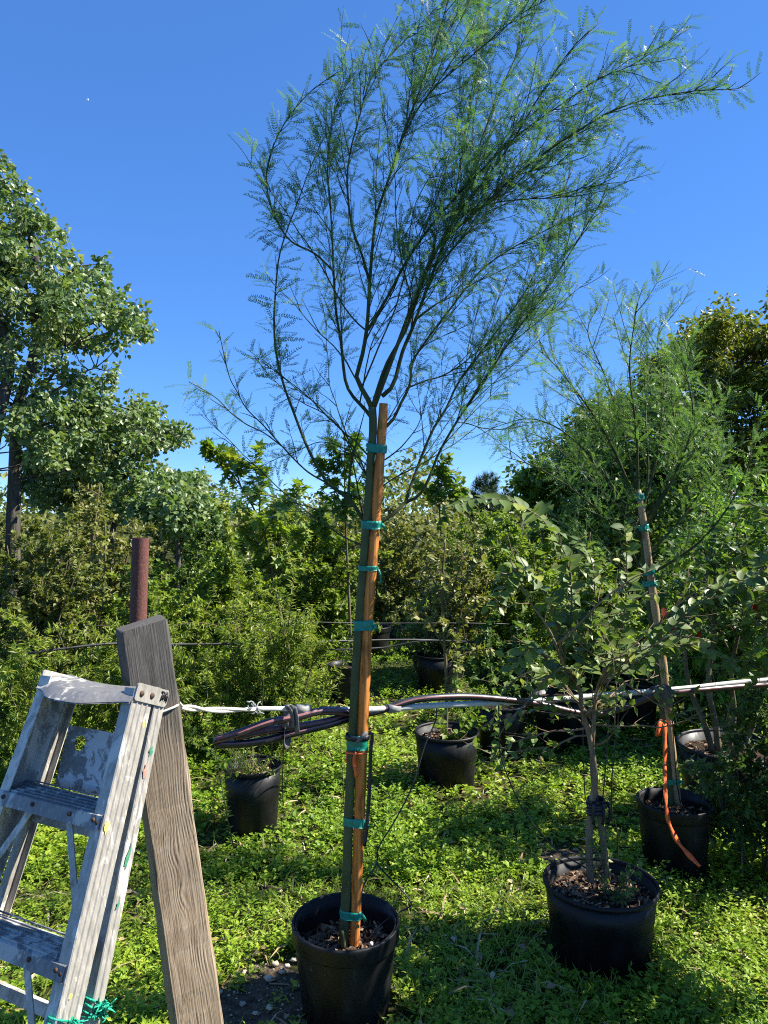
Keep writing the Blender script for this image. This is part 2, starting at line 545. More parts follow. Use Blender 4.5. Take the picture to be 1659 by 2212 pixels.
def strap(buf, pts, w, t, up=None, rnd=0.5, mi=0):
    """flat band of rectangular section along the points; width lies along the frame's side axis"""
    pts = np.asarray(pts, float)
    n = len(pts)
    w = np.broadcast_to(np.asarray(w, float), (n,))
    T, A, B = frames(pts, up)
    a = A * (t / 2)
    b = B * (w / 2)[:, None]
    V = np.stack([pts + a + b, pts + a - b, pts - a - b, pts - a + b], 1).reshape(-1, 3)
    F = []
    for i in range(n - 1):
        for j in range(4):
            k = (j + 1) % 4
            F.append((i * 4 + j, i * 4 + k, (i + 1) * 4 + k, (i + 1) * 4 + j))
    F = np.concatenate([quads(F), quads([(3, 2, 1, 0), ((n - 1) * 4, (n - 1) * 4 + 1, (n - 1) * 4 + 2, (n - 1) * 4 + 3)])])
    buf.add(V, F, rnd, mi)


def lathe(buf, prof, c, sides=48, sq=(1, 1), tilt=None, mi=0, wob=0.0, seed=0):
    """profile of (r, z) turned round the vertical through c"""
    prof = np.asarray(prof, float)
    th = np.arange(sides) / sides * 2 * math.pi
    rg = np.random.RandomState(seed)
    ph = rg.rand(3) * 6.28
    w = 1 + wob * (np.sin(2 * th + ph[0]) + 0.5 * np.sin(3 * th + ph[1]))
    V = np.stack([prof[:, 0][:, None] * np.cos(th) * w * sq[0], prof[:, 0][:, None] * np.sin(th) * w * sq[1],
                  np.broadcast_to(prof[:, 1][:, None], (len(prof), sides))], -1).reshape(-1, 3)
    if tilt is not None:
        V = V @ np.array(tilt).T
    V = V + np.asarray(c)
    F = []
    for i in range(len(prof) - 1):
        for j in range(sides):
            k = (j + 1) % sides
            F.append((i * sides + j, i * sides + k, (i + 1) * sides + k, (i + 1) * sides + j))
    buf.add(V, quads(F), 0.5, mi)


def boxv(c, ax, ay, az, sx, sy, sz):
    """box centred at c with half-lengths along three axes"""
    c, ax, ay, az = (np.asarray(q, float) for q in (c, ax, ay, az))
    V = []
    for k in (-1, 1):
        for (i, j) in ((-1, -1), (1, -1), (1, 1), (-1, 1)):
            V.append(c + ax * sx * i + ay * sy * j + az * sz * k)
    return np.array(V)


BOXF = quads([(0, 3, 2, 1), (4, 5, 6, 7), (0, 1, 5, 4), (1, 2, 6, 5), (2, 3, 7, 6), (3, 0, 4, 7)])


def box(buf, c, ax, ay, az, sx, sy, sz, rnd=0.5, mi=0):
    buf.add(boxv(c, ax, ay, az, sx, sy, sz), BOXF, rnd, mi)


def extrude_profile(buf, prof, o0, o1, ax, ay, mi=0):
    """closed 2-D outline (a, b) swept from point o0 to o1, a along ax, b along ay"""
    prof = np.asarray(prof, float)
    n = len(prof)
    ax, ay = np.asarray(ax, float), np.asarray(ay, float)
    ring = prof[:, :1] * ax + prof[:, 1:] * ay
    V = np.concatenate([ring + np.asarray(o0), ring + np.asarray(o1)])
    F = [(i, (i + 1) % n, n + (i + 1) % n, n + i) for i in range(n)]
    buf.add(V, quads(F), 0.5, mi)


def thing(name, label, cat, loc=(0, 0, 0), group=None):
    e = bpy.data.objects.new(name, None)
    COL.objects.link(e)
    e.location = tuple(loc)
    e.empty_display_size = 0.1
    return tag(e, label, cat, group)


def tag(o, label, cat, group=None):
    o['label'] = label
    o['category'] = cat
    if group:
        o['group'] = group
    return o


# ------------------------------------------------------------------ leaves
LEAF4 = (np.array([(0, 0, 0), (0.30, 0.42, 0.07), (0, 0.48, 0), (-0.30, 0.42, 0.07), (0, 1, -0.10)], float),
         np.array([(0, 1, 2), (2, 1, 4), (0, 2, 3), (2, 4, 3)]))
LEAFN = (np.array([(0, 0, 0), (0.20, 0.38, 0.05), (0, 0.48, 0), (-0.20, 0.38, 0.05), (0, 1, -0.12)], float),
         np.array([(0, 1, 2), (2, 1, 4), (0, 2, 3), (2, 4, 3)]))
LEAF2 = (np.array([(0, 0, 0), (0.33, 0.45, 0.08), (0, 1, -0.05), (-0.33, 0.45, 0.08)], float),
         np.array([(0, 1, 2), (0, 2, 3)]))
NARROW = (np.array([(0, 0, 0), (0.13, 0.4, 0.04), (0, 1, -0.10), (-0.13, 0.4, 0.04)], float),
          np.array([(0, 1, 2), (0, 2, 3)]))
HEART = (np.array([(0, 0, 0), (0.42, 0.18, 0.05), (0.36, 0.55, 0.06), (0, 1, -0.08), (-0.36, 0.55, 0.06), (-0.42, 0.18, 0.05)], float),
         np.array([(0, 1, 2), (0, 2, 3), (0, 3, 4), (0, 4, 5)]))
LOBED = (np.array([(0, 0, 0), (0.16, 0.22, 0.02), (0.52, 0.18, 0.06), (0.26, 0.45, 0.03), (0.46, 0.78, 0.02), (0.12, 0.66, 0.0), (0, 1, -0.06),
                   (-0.12, 0.66, 0.0), (-0.46, 0.78, 0.02), (-0.26, 0.45, 0.03), (-0.52, 0.18, 0.06), (-0.16, 0.22, 0.02), (0, 0.4, -0.02)], float),
         np.array([(0, 1, 12), (1, 2, 3), (1, 3, 12), (3, 4, 5), (3, 5, 12), (5, 6, 12), (12, 6, 7), (12, 7, 9), (7, 8, 9), (12, 9, 11), (9, 10, 11), (12, 11, 0)]))
BLADE = (np.array([(-0.03, 0, 0), (0.03, 0, 0), (0.022, 0.55, 0.06), (-0.022, 0.55, 0.06), (0, 1, -0.12)], float),
         np.array([(0, 1, 2), (0, 2, 3), (3, 2, 4)]))


def pinnate(pairs, seed, width=0.085, lw=0.34):
    """one feather leaf of unit length: a thin rachis and two rows of leaflets"""
    rg = np.random.RandomState(seed)
    V, F = [], []
    droop = rg.uniform(0.05, 0.22)
    sx = rg.uniform(-0.12, 0.12)

    def at(t):
        return np.array([sx * t * t, t, -droop * t * t])
    for a, b in ((0, 0.5), (0.5, 1)):
        p, q = at(a), at(b)
        k = len(V)
        w = np.array([0.006, 0, 0])
        V += [p - w, p + w, q + w, q - w]
        F += [(k, k + 1, k + 2), (k, k + 2, k + 3)]
    for i in range(pairs):
        t = 0.10 + 0.9 * (i + 0.5) / pairs
        for s in (-1, 1):
            p = at(t + rg.uniform(-.008, .008))
            L = width * rg.uniform(0.8, 1.15) * (1 - 0.35 * abs(2 * t - 1) ** 3)
            ang = rg.uniform(0.72, 1.0)
            d = np.array([s * math.sin(ang), math.cos(ang), rg.uniform(-.25, .35)])
            d /= np.linalg.norm(d)
            sd = unit(np.cross(d, [0.2 * s, 0.1, 1]))
            k = len(V)
            V += [p, p + d * L * 0.5 + sd * L * lw / 2, p + d * L, p + d * L * 0.5 - sd * L * lw / 2]
            F += [(k, k + 1, k + 2), (k, k + 2, k + 3)]
    return np.array(V), np.array(F)


PINN = [pinnate(n, i, 0.125, 0.36) for i, n in enumerate((10, 12, 11, 13, 9, 12))]
PINN_FAR = [pinnate(n, 20 + i, 0.13, 0.36) for i, n in enumerate((8, 9, 10))]


def place(buf, T, Pn, D, N, S, rnd):
    V, F = T
    D = unit(D)
    X = unit(np.cross(D, N))
    Z = np.cross(X, D)
    S = np.broadcast_to(np.asarray(S, float), (len(Pn),))[:, None, None]
    W = Pn[:, None] + S * (V[None, :, :1] * X[:, None] + V[None, :, 1:2] * D[:, None] + V[None, :, 2:] * Z[:, None])
    buf.add(W, F, rnd)


def along(polys, n, rg, t0=0.0, t1=1.0, weights=None):
    """n random places along a list of polylines: point, tangent"""
    seg_a, seg_b = [], []
    for p in polys:
        p = np.asarray(p)
        i0 = int(t0 * (len(p) - 1))
        i1 = max(i0 + 1, int(round(t1 * (len(p) - 1))))
        seg_a.append(p[i0:i1])
        seg_b.append(p[i0 + 1:i1 + 1])
    A, B = np.concatenate(seg_a), np.concatenate(seg_b)
    L = np.linalg.norm(B - A, axis=1)
    idx = rg.choice(len(A), n, p=L / L.sum())
    t = rg.rand(n)[:, None]
    return A[idx] * (1 - t) + B[idx] * t, unit(B - A)[idx]


def rand_unit(rg, n):
    return unit(rg.normal(size=(n, 3)))


def grow(rg, p0, d, length, n=6, wig=0.12, trop=(0, 0, 0.0)):
    """one wandering shoot"""
    pts = [np.asarray(p0, float)]
    d = unit(d)
    st = length / (n - 1)
    for i in range(n - 1):
        d = unit(d + rg.normal(size=3) * wig + np.asarray(trop))
        pts.append(pts[-1] + d * st)
    return np.array(pts)


def side_dir(rg, tan, ang, up=0.0):
    q = rand_unit(rg, 1)[0]
    q = unit(q - tan * np.dot(q, tan))
    d = tan * math.cos(ang) + q * math.sin(ang)
    d[2] += up
    return unit(d)
# ================================================================== THE SETTING: ground
def hz(x, y):
    return 0.012 * np.sin(x * 2.1 + 0.4) * np.cos(y * 1.7) + 0.008 * np.sin(x * 5.3 + y * 3.1)


def build_ground():
    b = Buf()
    near = np.linspace(-9, 9, 91)
    xs = np.concatenate([[-400, -120, -40, -18], near, [18, 40, 120, 400]])
    ys = np.concatenate([[-400, -120, -40, -12], np.linspace(-6, 18, 121), [30, 60, 150, 400, 900]])
    X, Y = np.meshgrid(xs, ys)
    Z = np.where((abs(X) < 9.01) & (Y > -6.01) & (Y < 18.01), hz(X, Y), 0)
    V = np.stack([X, Y, Z], -1).reshape(-1, 3)
    nx, ny = len(xs), len(ys)
    i = np.arange(nx - 1)[None] + nx * np.arange(ny - 1)[:, None]
    F = np.stack([i, i + 1, i + 1 + nx, i + nx], -1).reshape(-1, 4)
    b.add(V, quads(F))
    o = b.build('ground', 'ground', smooth=True)
    o['kind'] = 'structure'
    o['label'] = 'weedy nursery ground of dark soil under low green growth'


build_ground()

# bare places (x, y, radius): beside the big pot, and between the two pots on the right
MAINX, MAIND = (747 - 829.5) / FPX * 2.4, 2.40
BARE = [(-0.36, 2.56, 0.17), (-0.50, 2.36, 0.17), (0.93, 3.42, 0.17), (0.78, 3.36, 0.10), (-0.30, 2.9, 0.06), (0.05, 2.33, 0.07)]


def bare_patch(name, label, cx, cy, rx, ry, seed, npeb):
    rg = np.random.RandomState(seed)
    b = Buf()
    nr, ns = 7, 40
    V = [(cx, cy, hz(cx, cy) + 0.012)]
    ph = rg.rand(4) * 6.28
    for i in range(1, nr + 1):
        for j in range(ns):
            a = j / ns * 2 * math.pi
            w = 1 + 0.18 * math.sin(2 * a + ph[0]) + 0.12 * math.sin(5 * a + ph[1]) + .07 * math.sin(9 * a + ph[2])
            r = i / nr
            x, y = cx + rx * w * r * math.cos(a), cy + ry * w * r * math.sin(a)
            V.append((x, y, hz(x, y) + 0.014 - 0.018 * r ** 3 + rg.normal() * 0.002))
    F = [(0, 1 + j, 1 + (j + 1) % ns) for j in range(ns)]
    for i in range(nr - 1):
        for j in range(ns):
            k = (j + 1) % ns
            a0, a1 = 1 + i * ns, 1 + (i + 1) * ns
            F += [(a0 + j, a1 + j, a1 + k), (a0 + j, a1 + k, a0 + k)]
    b.add(np.array(V), np.array(F))
    o = b.build(name, 'dirt', smooth=True)
    o['kind'] = 'structure'
    o['label'] = label
    # loose stones on it
    pb = Buf()
    for i in range(npeb):
        a, r = rg.rand() * 6.28, math.sqrt(rg.rand())
        x, y = cx + rx * r * math.cos(a), cy + ry * r * math.sin(a)
        s = rg.choice([0.002, 0.0035, 0.006, 0.012], p=[.5, .32, .14, .04]) * rg.uniform(0.8, 1.3)
        dirs = np.array([(1, 0, 0), (-1, 0, 0), (0, 1, 0), (0, -1, 0), (0, 0, 1), (0, 0, -1)], float)
        Vp = dirs * s * rg.uniform(.65, 1.2, (6, 1)) * np.array([1.2, 1, .7]) + rg.normal(size=(6, 3)) * s * .15
        Vp = np.concatenate([Vp, unit(np.array([(1, 1, 1), (-1, 1, 1), (1, -1, 1), (-1, -1, 1.)])) * s * 0.9])
        F = [(0, 2, 6), (2, 4, 6), (4, 0, 6), (2, 1, 7), (1, 4, 7), (4, 2, 7), (3, 0, 8), (0, 4, 8), (4, 3, 8), (1, 3, 9), (3, 4, 9), (4, 1, 9),
             (2, 0, 5), (0, 3, 5), (3, 1, 5), (1, 2, 5)]
        pb.add(Vp + np.array([x, y, hz(x, y) + 0.012 + s * .3]), np.array(F), rg.rand())
    g = pb.build('gravel', 'pebble', smooth=True, kind='stuff')
    g['label'] = 'scattered pale pebbles on the ' + label
    return o


bare_patch('dirt_patch', 'bare gravelly dirt left of the big staked pot', -0.42, 2.47, 0.30, 0.20, 3, 380)
bare_patch('dirt_patch', 'bare brown litter between the two right-hand pots', 0.88, 3.40, 0.24, 0.14, 4, 120)


def bare_w(x, y):
    w = np.ones_like(x)
    for (bx, by, br) in BARE:
        d = np.hypot(x - bx, (y - by) * 1.1)
        w *= np.clip((d / br - 0.55) / 0.6, 0.02, 1)
    return w


POT_AT = [(MAINX, MAIND, .17), ((1297 - 829.5) / FPX * 2.72, 2.72, .20), ((1456 - 829.5) / FPX * 3.36, 3.36, .165)]


def ground_cover():
    rg = np.random.RandomState(11)

    def spots(n, d0, d1):
        """more per square metre close by than far off"""
        d = np.exp(rg.uniform(math.log(d0), math.log(d1), n * 2))
        x = rg.uniform(-1, 1, n * 2) * (0.60 * d + 0.55)
        # clumps and thin places
        k = 0.5 + 0.5 * np.sin(x * 3.3 + 1.5 * np.sin(d * 2.3)) * np.sin(d * 3.9 + 1.2 * np.sin(x * 4.1))
        keep = rg.rand(n * 2) < (0.45 + 0.55 * k) * bare_w(x, d)
        for px, py, pr in POT_AT:
            keep &= np.hypot(x - px, d - py) > pr
        return x[keep][:n], d[keep][:n], k[keep][:n]

    def plants(buf, n, d0, d1, nl, T, smin, smax, hmax):
        x, y, k = spots(n, d0, d1)
        n = len(x)
        h = rg.uniform(0.25, 1, n) * hmax * (0.30 + 0.95 * k)
        grassy = np.exp(-((x - 0.25) / 0.7) ** 2 - ((y - 2.95) / 0.65) ** 2)  # yellower, lower growth round the middle
        tone = np.clip(rg.normal(0.42 + 0.2 * np.sin(x * 2.2 + y * 1.4) + 0.3 * grassy, 0.17, n), 0, 1)
        h = h * (1 - .45 * grassy)
        lean = rg.normal(size=(n, 2)) * 0.25
        for j in range(nl):
            t = (j + 1) / nl * 0.85 + 0.15
            a = rg.rand(n) * 6.28 if j % 2 == 0 else a + math.pi + rg.normal(size=n) * .3
            z = hz(x, y) + h * t
            base = np.stack([x + lean[:, 0] * h * t, y + lean[:, 1] * h * t, z + .004], -1)
            rise = rg.uniform(-0.1, 0.75, n)
            D = np.stack([np.cos(a), np.sin(a), rise], -1)
            N = np.stack([rg.normal(size=n) * .35, rg.normal(size=n) * .35, np.ones(n)], -1)
            S = rg.uniform(smin, smax, n) * (1.15 - 0.5 * t) * (0.7 + 0.6 * rg.rand(n))
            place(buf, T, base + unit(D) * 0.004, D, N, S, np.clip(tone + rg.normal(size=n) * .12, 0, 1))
    b = Buf()
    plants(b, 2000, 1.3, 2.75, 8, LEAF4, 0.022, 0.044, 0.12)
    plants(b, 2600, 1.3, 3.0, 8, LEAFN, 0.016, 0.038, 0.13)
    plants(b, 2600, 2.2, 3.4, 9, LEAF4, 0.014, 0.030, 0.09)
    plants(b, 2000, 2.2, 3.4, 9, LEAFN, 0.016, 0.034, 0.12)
    o = b.build('weed_cover', 'weed', kind='stuff')
    o['label'] = 'low leafy green weeds covering the ground round the near pots'
    o['category'] = 'weeds'
    b = Buf()
    plants(b, 15000, 3.2, 8.5, 8, LEAF2, 0.020, 0.044, 0.125)
    plants(b, 4500, 8.0, 16, 6, LEAF2, 0.05, 0.10, 0.16)
    o = b.build('weed_cover', 'weed', kind='stuff')
    o['label'] = 'sunlit green weeds spreading beyond the white pipe'
    o['category'] = 'weeds'
    b = Buf()
    x, y, k = spots(46000, 1.5, 9)
    # fine grass is thickest in the open middle
    keep = rg.rand(len(x)) < np.where(np.hypot((x - 0.25) / 0.75, (y - 2.95) / 0.7) < 1, 1.0, 0.34)
    x, y = x[keep], y[keep]
    n = len(x)
    a = rg.rand(n) * 6.28
    D = np.stack([np.cos(a) * .8, np.sin(a) * .8, rg.uniform(.4, 1.4, n)], -1)
    place(b, BLADE, np.stack([x, y, hz(x, y)], -1), D, rand_unit(rg, n), rg.uniform(.04, .11, n), np.clip(rg.normal(.45, .25, n), 0, 1))
    # dead leaves and straw lying on the soil
    db = Buf()
    xx, yy, kk = spots(2600, 1.5, 7)
    m = len(xx)
    aa = rg.rand(m) * 6.28
    place(db, LEAF2, np.stack([xx, yy, hz(xx, yy) + .012 + .03 * rg.rand(m) ** 2], -1), np.stack([np.cos(aa), np.sin(aa), rg.normal(size=m) * .25], -1), unit(np.array([0, 0, 1.0]) + rg.normal(size=(m, 3)) * .35), rg.uniform(.018, .05, m), rg.rand(m))
    aa = rg.rand(m) * 6.28
    place(db, BLADE, np.stack([xx[::-1], yy[::-1], hz(xx[::-1], yy[::-1]) + .02], -1), np.stack([np.cos(aa), np.sin(aa), rg.normal(size=m) * .2], -1), unit(np.array([0, 0, 1.0]) + rg.normal(size=(m, 3)) * .3), rg.uniform(.06, .18, m), .4 + .6 * rg.rand(m))
    o = db.build('leaf_litter', 'dead', kind='stuff')
    o['label'] = 'brown dead leaves and straw lying among the weeds'
    o['category'] = 'litter'
    o = b.build('grass', 'grass', kind='stuff')
    o['label'] = 'fine yellowish grass blades among the weeds'
    o['category'] = 'grass'


ground_cover()


# ================================================================== POTS
def pot(label, c, R, H, style='band', mat='pot', mulch=0.09, seed=0, sq=(1, 1), tilt=None, chips=260, taper=0.80, group='black nursery pots'):
    t = thing('plant_pot', label, 'plant pot', c, group)
    rb = R * taper
    b = Buf()
    th = 0.004
    if style == 'band':
        prof = [(0.001, 0.006), (rb * .86, 0.006), (rb * .86, 0), (rb - .006, 0), (rb, 0.008), (R * .945, H - .052), (R * .945, H - .004), (R * .945 - th, H - .004),
                (R * .93 - th, H - 0.05), (rb - th, 0.012), (0.001, 0.012)]
    else:
        prof = [(0.001, 0.006), (rb * .86, 0.006), (rb * .86, 0), (rb - .006, 0), (rb, 0.008), (R * .90, H * .55), (R * .915, H * .56), (R * .955, H - .016), (R * .955 - th, H - .016),
                (R * .89, H * .55), (rb - th, 0.012), (0.001, 0.012)]
    lathe(b, prof, (0, 0, 0), 56, sq, tilt, wob=0.006, seed=seed)
    b.build('pot_wall', mat, t, True)
    b = Buf()
    if style == 'band':
        rp = [(R * .948, H - .056), (R * .985, H - .054), (R * 1.0, H - .048), (R * 1.0, H - .014), (R * 1.008, H - .006), (R * .995, H), (R * .965, H), (R * .951, H - .008), (R * .948, H - .03), (R * .948, H - .056)]
    else:
        rp = [(R * .958, H - .020), (R * 1.0, H - .018), (R * 1.008, H - .008), (R * .992, H), (R * .965, H - .001), (R * .952, H - .010), (R * .958, H - .020)]
    lathe(b, rp, (0, 0, 0), 56, sq, tilt, wob=0.006, seed=seed)
    b.build('rim', mat, t, True)
    # potting mix and bark chips
    rg = np.random.RandomState(seed + 50)
    zs = H - mulch
    rs = R * .90
    b = Buf()
    nr, ns = 6, 36
    V = [(0, 0, zs + .006)]
    for i in range(1, nr + 1):
        for j in range(ns):
            a = j / ns * 6.2832
            V.append((rs * i / nr * math.cos(a) * sq[0], rs * i / nr * math.sin(a) * sq[1], zs + rg.normal() * .004 - .006 * (i / nr) ** 2))
    F = [(0, 1 + j, 1 + (j + 1) % ns) for j in range(ns)]
    for i in range(nr - 1):
        for j in range(ns):
            k = (j + 1) % ns
            F += [(1 + i * ns + j, 1 + (i + 1) * ns + j, 1 + (i + 1) * ns + k), (1 + i * ns + j, 1 + (i + 1) * ns + k, 1 + i * ns + k)]
    V = np.array(V)
    if tilt is not None:
        V = V @ np.array(tilt).T
    b.add(V, np.array(F))
    b.build('potting_mix', 'soil', t, True)
    if chips:
        b = Buf()
        for i in range(chips):
            a, r = rg.rand() * 6.28, rs * .95 * math.sqrt(rg.rand())
            c0 = np.array([r * math.cos(a) * sq[0], r * math.sin(a) * sq[1], zs + rg.uniform(.0, .012)])
            ax = unit(np.array([rg.normal(), rg.normal(), rg.normal() * .35]))
            ay = unit(np.cross(ax, [rg.normal() * .4, rg.normal() * .4, 1]))
            az = np.cross(ax, ay)
            V = boxv(c0, ax, ay, az, rg.uniform(.006, .021), rg.uniform(.002, .005), rg.uniform(.0008, .002))
            V += rg.normal(size=V.shape) * .0012
            if tilt is not None:
                V = V @ np.array(tilt).T
            b.add(V, BOXF, rg.rand() ** 1.3)
        b.build('mulch', 'chip', t, kind='stuff')
    return t


def rotx(a):
    c, s = math.cos(a), math.sin(a)
    return [[1, 0, 0], [0, c, -s], [0, s, c]]


def gpt(u, d, z=0.0):
    return ((u - 829.5) / FPX * d, d, z)


pot('black pot with thick rim holding the tall staked tree by the timber post', gpt(747, 2.40), .177, .300, 'band', 'pot', .09, 1, chips=420)
pot('squat oval black pot of the twin-trunked crape myrtle', gpt(1297, 2.72), .205, .268, 'lip', 'pot', .055, 2, (1.03, .97), chips=460, taper=.86)
pot('black pot with orange ribbon hanging down its side', gpt(1456, 3.36), .167, .315, 'band', 'pot_dusty', .06, 3, chips=160)
pot('large dark pot of the many-stemmed shrub near the pipe end', gpt(1580, 3.85), .275, .42, 'lip', 'pot', .05, 4, chips=160, taper=.88)
pot('black pot of the small round-leaved sapling behind the staked trunk', gpt(965, 4.40), .196, .325, 'lip', 'pot_dusty', .05, 5, chips=100, taper=.84)
pot('old dusty pot hanging with weeds under the looped hose', gpt(546, 3.75), .150, .345, 'lip', 'pot_dusty', .05, 6, chips=60, taper=.82)
pot('black pot half hidden behind the sapling beyond the hose', gpt(1082, 4.9), .17, .36, 'lip', 'pot_dusty', .04, 7, chips=0)
pot('dark pot standing behind the drooping hose', gpt(1215, 5.15), .21, .36, 'lip', 'pot_dusty', .04, 8, chips=0)
pot('dark pot behind the pipe right of the twin trunks', gpt(1365, 5.5), .20, .38, 'lip', 'pot_dusty', .04, 9, chips=0)
pot('far black pot in the sunny gap beyond the hose', gpt(945, 6.6), .20, .36, 'lip', 'pot', .04, 10, chips=0)
pot('far black pot beside the white peg', gpt(808, 8.2), .19, .36, 'band', 'pot', .04, 12, chips=0)
pot('black pot at the foot of the far hedge left of the trunk', gpt(748, 6.3), .16, .33, 'band', 'pot', .04, 13, chips=0)


# ================================================================== TIMBER POST AND RUSTY PIPE
def timber_post():
    d = 1.98
    top = P(305, 1347, d)
    bot_mid = P(424, 2212, d)
    ax = unit(top - bot_mid)
    base = top + (bot_mid - top) * ((top[2] + 0.05) / (top[2] - bot_mid[2]))
    L = np.linalg.norm(top - base)
    phi = math.radians(27)
    front = np.array([math.sin(phi), -math.cos(phi), 0])
    front = unit(front - ax * np.dot(front, ax))
    right = unit(np.cross(ax, front)) * -1
    # local axes: x = across the front face, y = away from the front, z = along the post
    w = 0.0615
    bm = bmesh.new()
    nz, rg = 26, np.random.RandomState(5)
    ring0 = None
    cr = 0.006
    prof = []
    for (sx, sy) in ((1, -1), (1, 1), (-1, 1), (-1, -1)):
        prof += [(sx, sy, 0), (sx, sy, 1)]
    outline = [(w - cr, -w), (w, -w + cr), (w, w - cr), (w - cr, w), (-w + cr, w), (-w, w - cr), (-w, -w + cr), (-w + cr, -w)]
    rings = []
    for i in range(nz + 1):
        t = i / nz
        z = L * t
        k = 1 + 0.012 * math.sin(t * 9) + rg.normal() * .003
        r = []
        for (x, y) in outline:
            zz = z
            if i == nz:
                zz = z + 0.10 * x + 0.03 * y + rg.normal() * .0015
                k2 = .985
            else:
                k2 = 1
            r.append(bm.verts.new((x * k * k2 + .0012 * rg.normal(), y * k * k2 + .0012 * rg.normal(), zz)))
        rings.append(r)
    for i in range(nz):
        for j in range(8):
            k = (j + 1) % 8
            bm.faces.new((rings[i][j], rings[i][k], rings[i + 1][k], rings[i + 1][j]))
    bm.faces.new(rings[-1])
    bm.faces.new(list(reversed(rings[0])))
    bmesh.ops.recalc_face_normals(bm, faces=bm.faces)
    me = bpy.data.meshes.new('timber_post')
    bm.to_mesh(me)
    bm.free()
    me.materials.append(M['post'])
    o = bpy.data.objects.new('timber_post', me)
    COL.objects.link(o)
    back = -front
    xr = unit(np.cross(back, ax))
    Mx = Matrix(((xr[0], back[0], ax[0], base[0]), (xr[1], back[1], ax[1], base[1]), (xr[2], back[2], ax[2], base[2]), (0, 0, 0, 1)))
    o.matrix_world = Mx
    tag(o, 'leaning square weathered timber post behind the stepladder', 'post')
    return base, ax, xr, back, L


POST = timber_post()


def rusty_pipe():
    d = 4.0
    top, mid = P(304, 1162, d), P(298, 1345, d)
    ax = unit(top - mid)
    base = top - ax * (top[2] / ax[2]) * 1.0
    pts = np.array([base - ax * .03, base + (top - base) * .5, top])
    b = Buf()
    tube(b, resample(pts, 12), 0.046, 24, cap=False)
    tube(b, resample(pts[::-1], 12), 0.041, 24, cap=False)
    # annular top edge
    T, A, B = frames(pts)
    th = np.arange(24) / 24 * 6.28318
    ro = top + 0.046 * (A[-1] * np.cos(th)[:, None] + B[-1] * np.sin(th)[:, None])
    ri = top + 0.041 * (A[-1] * np.cos(th)[:, None] + B[-1] * np.sin(th)[:, None])
    F = [(j, (j + 1) % 24, 24 + (j + 1) % 24, 24 + j) for j in range(24)]
    b.add(np.concatenate([ro, ri]), quads(F))
    o = b.build('steel_pipe', 'rust', smooth=True)
    tag(o, 'rusty brown steel pipe rising behind the timber post', 'pipe')


rusty_pipe()


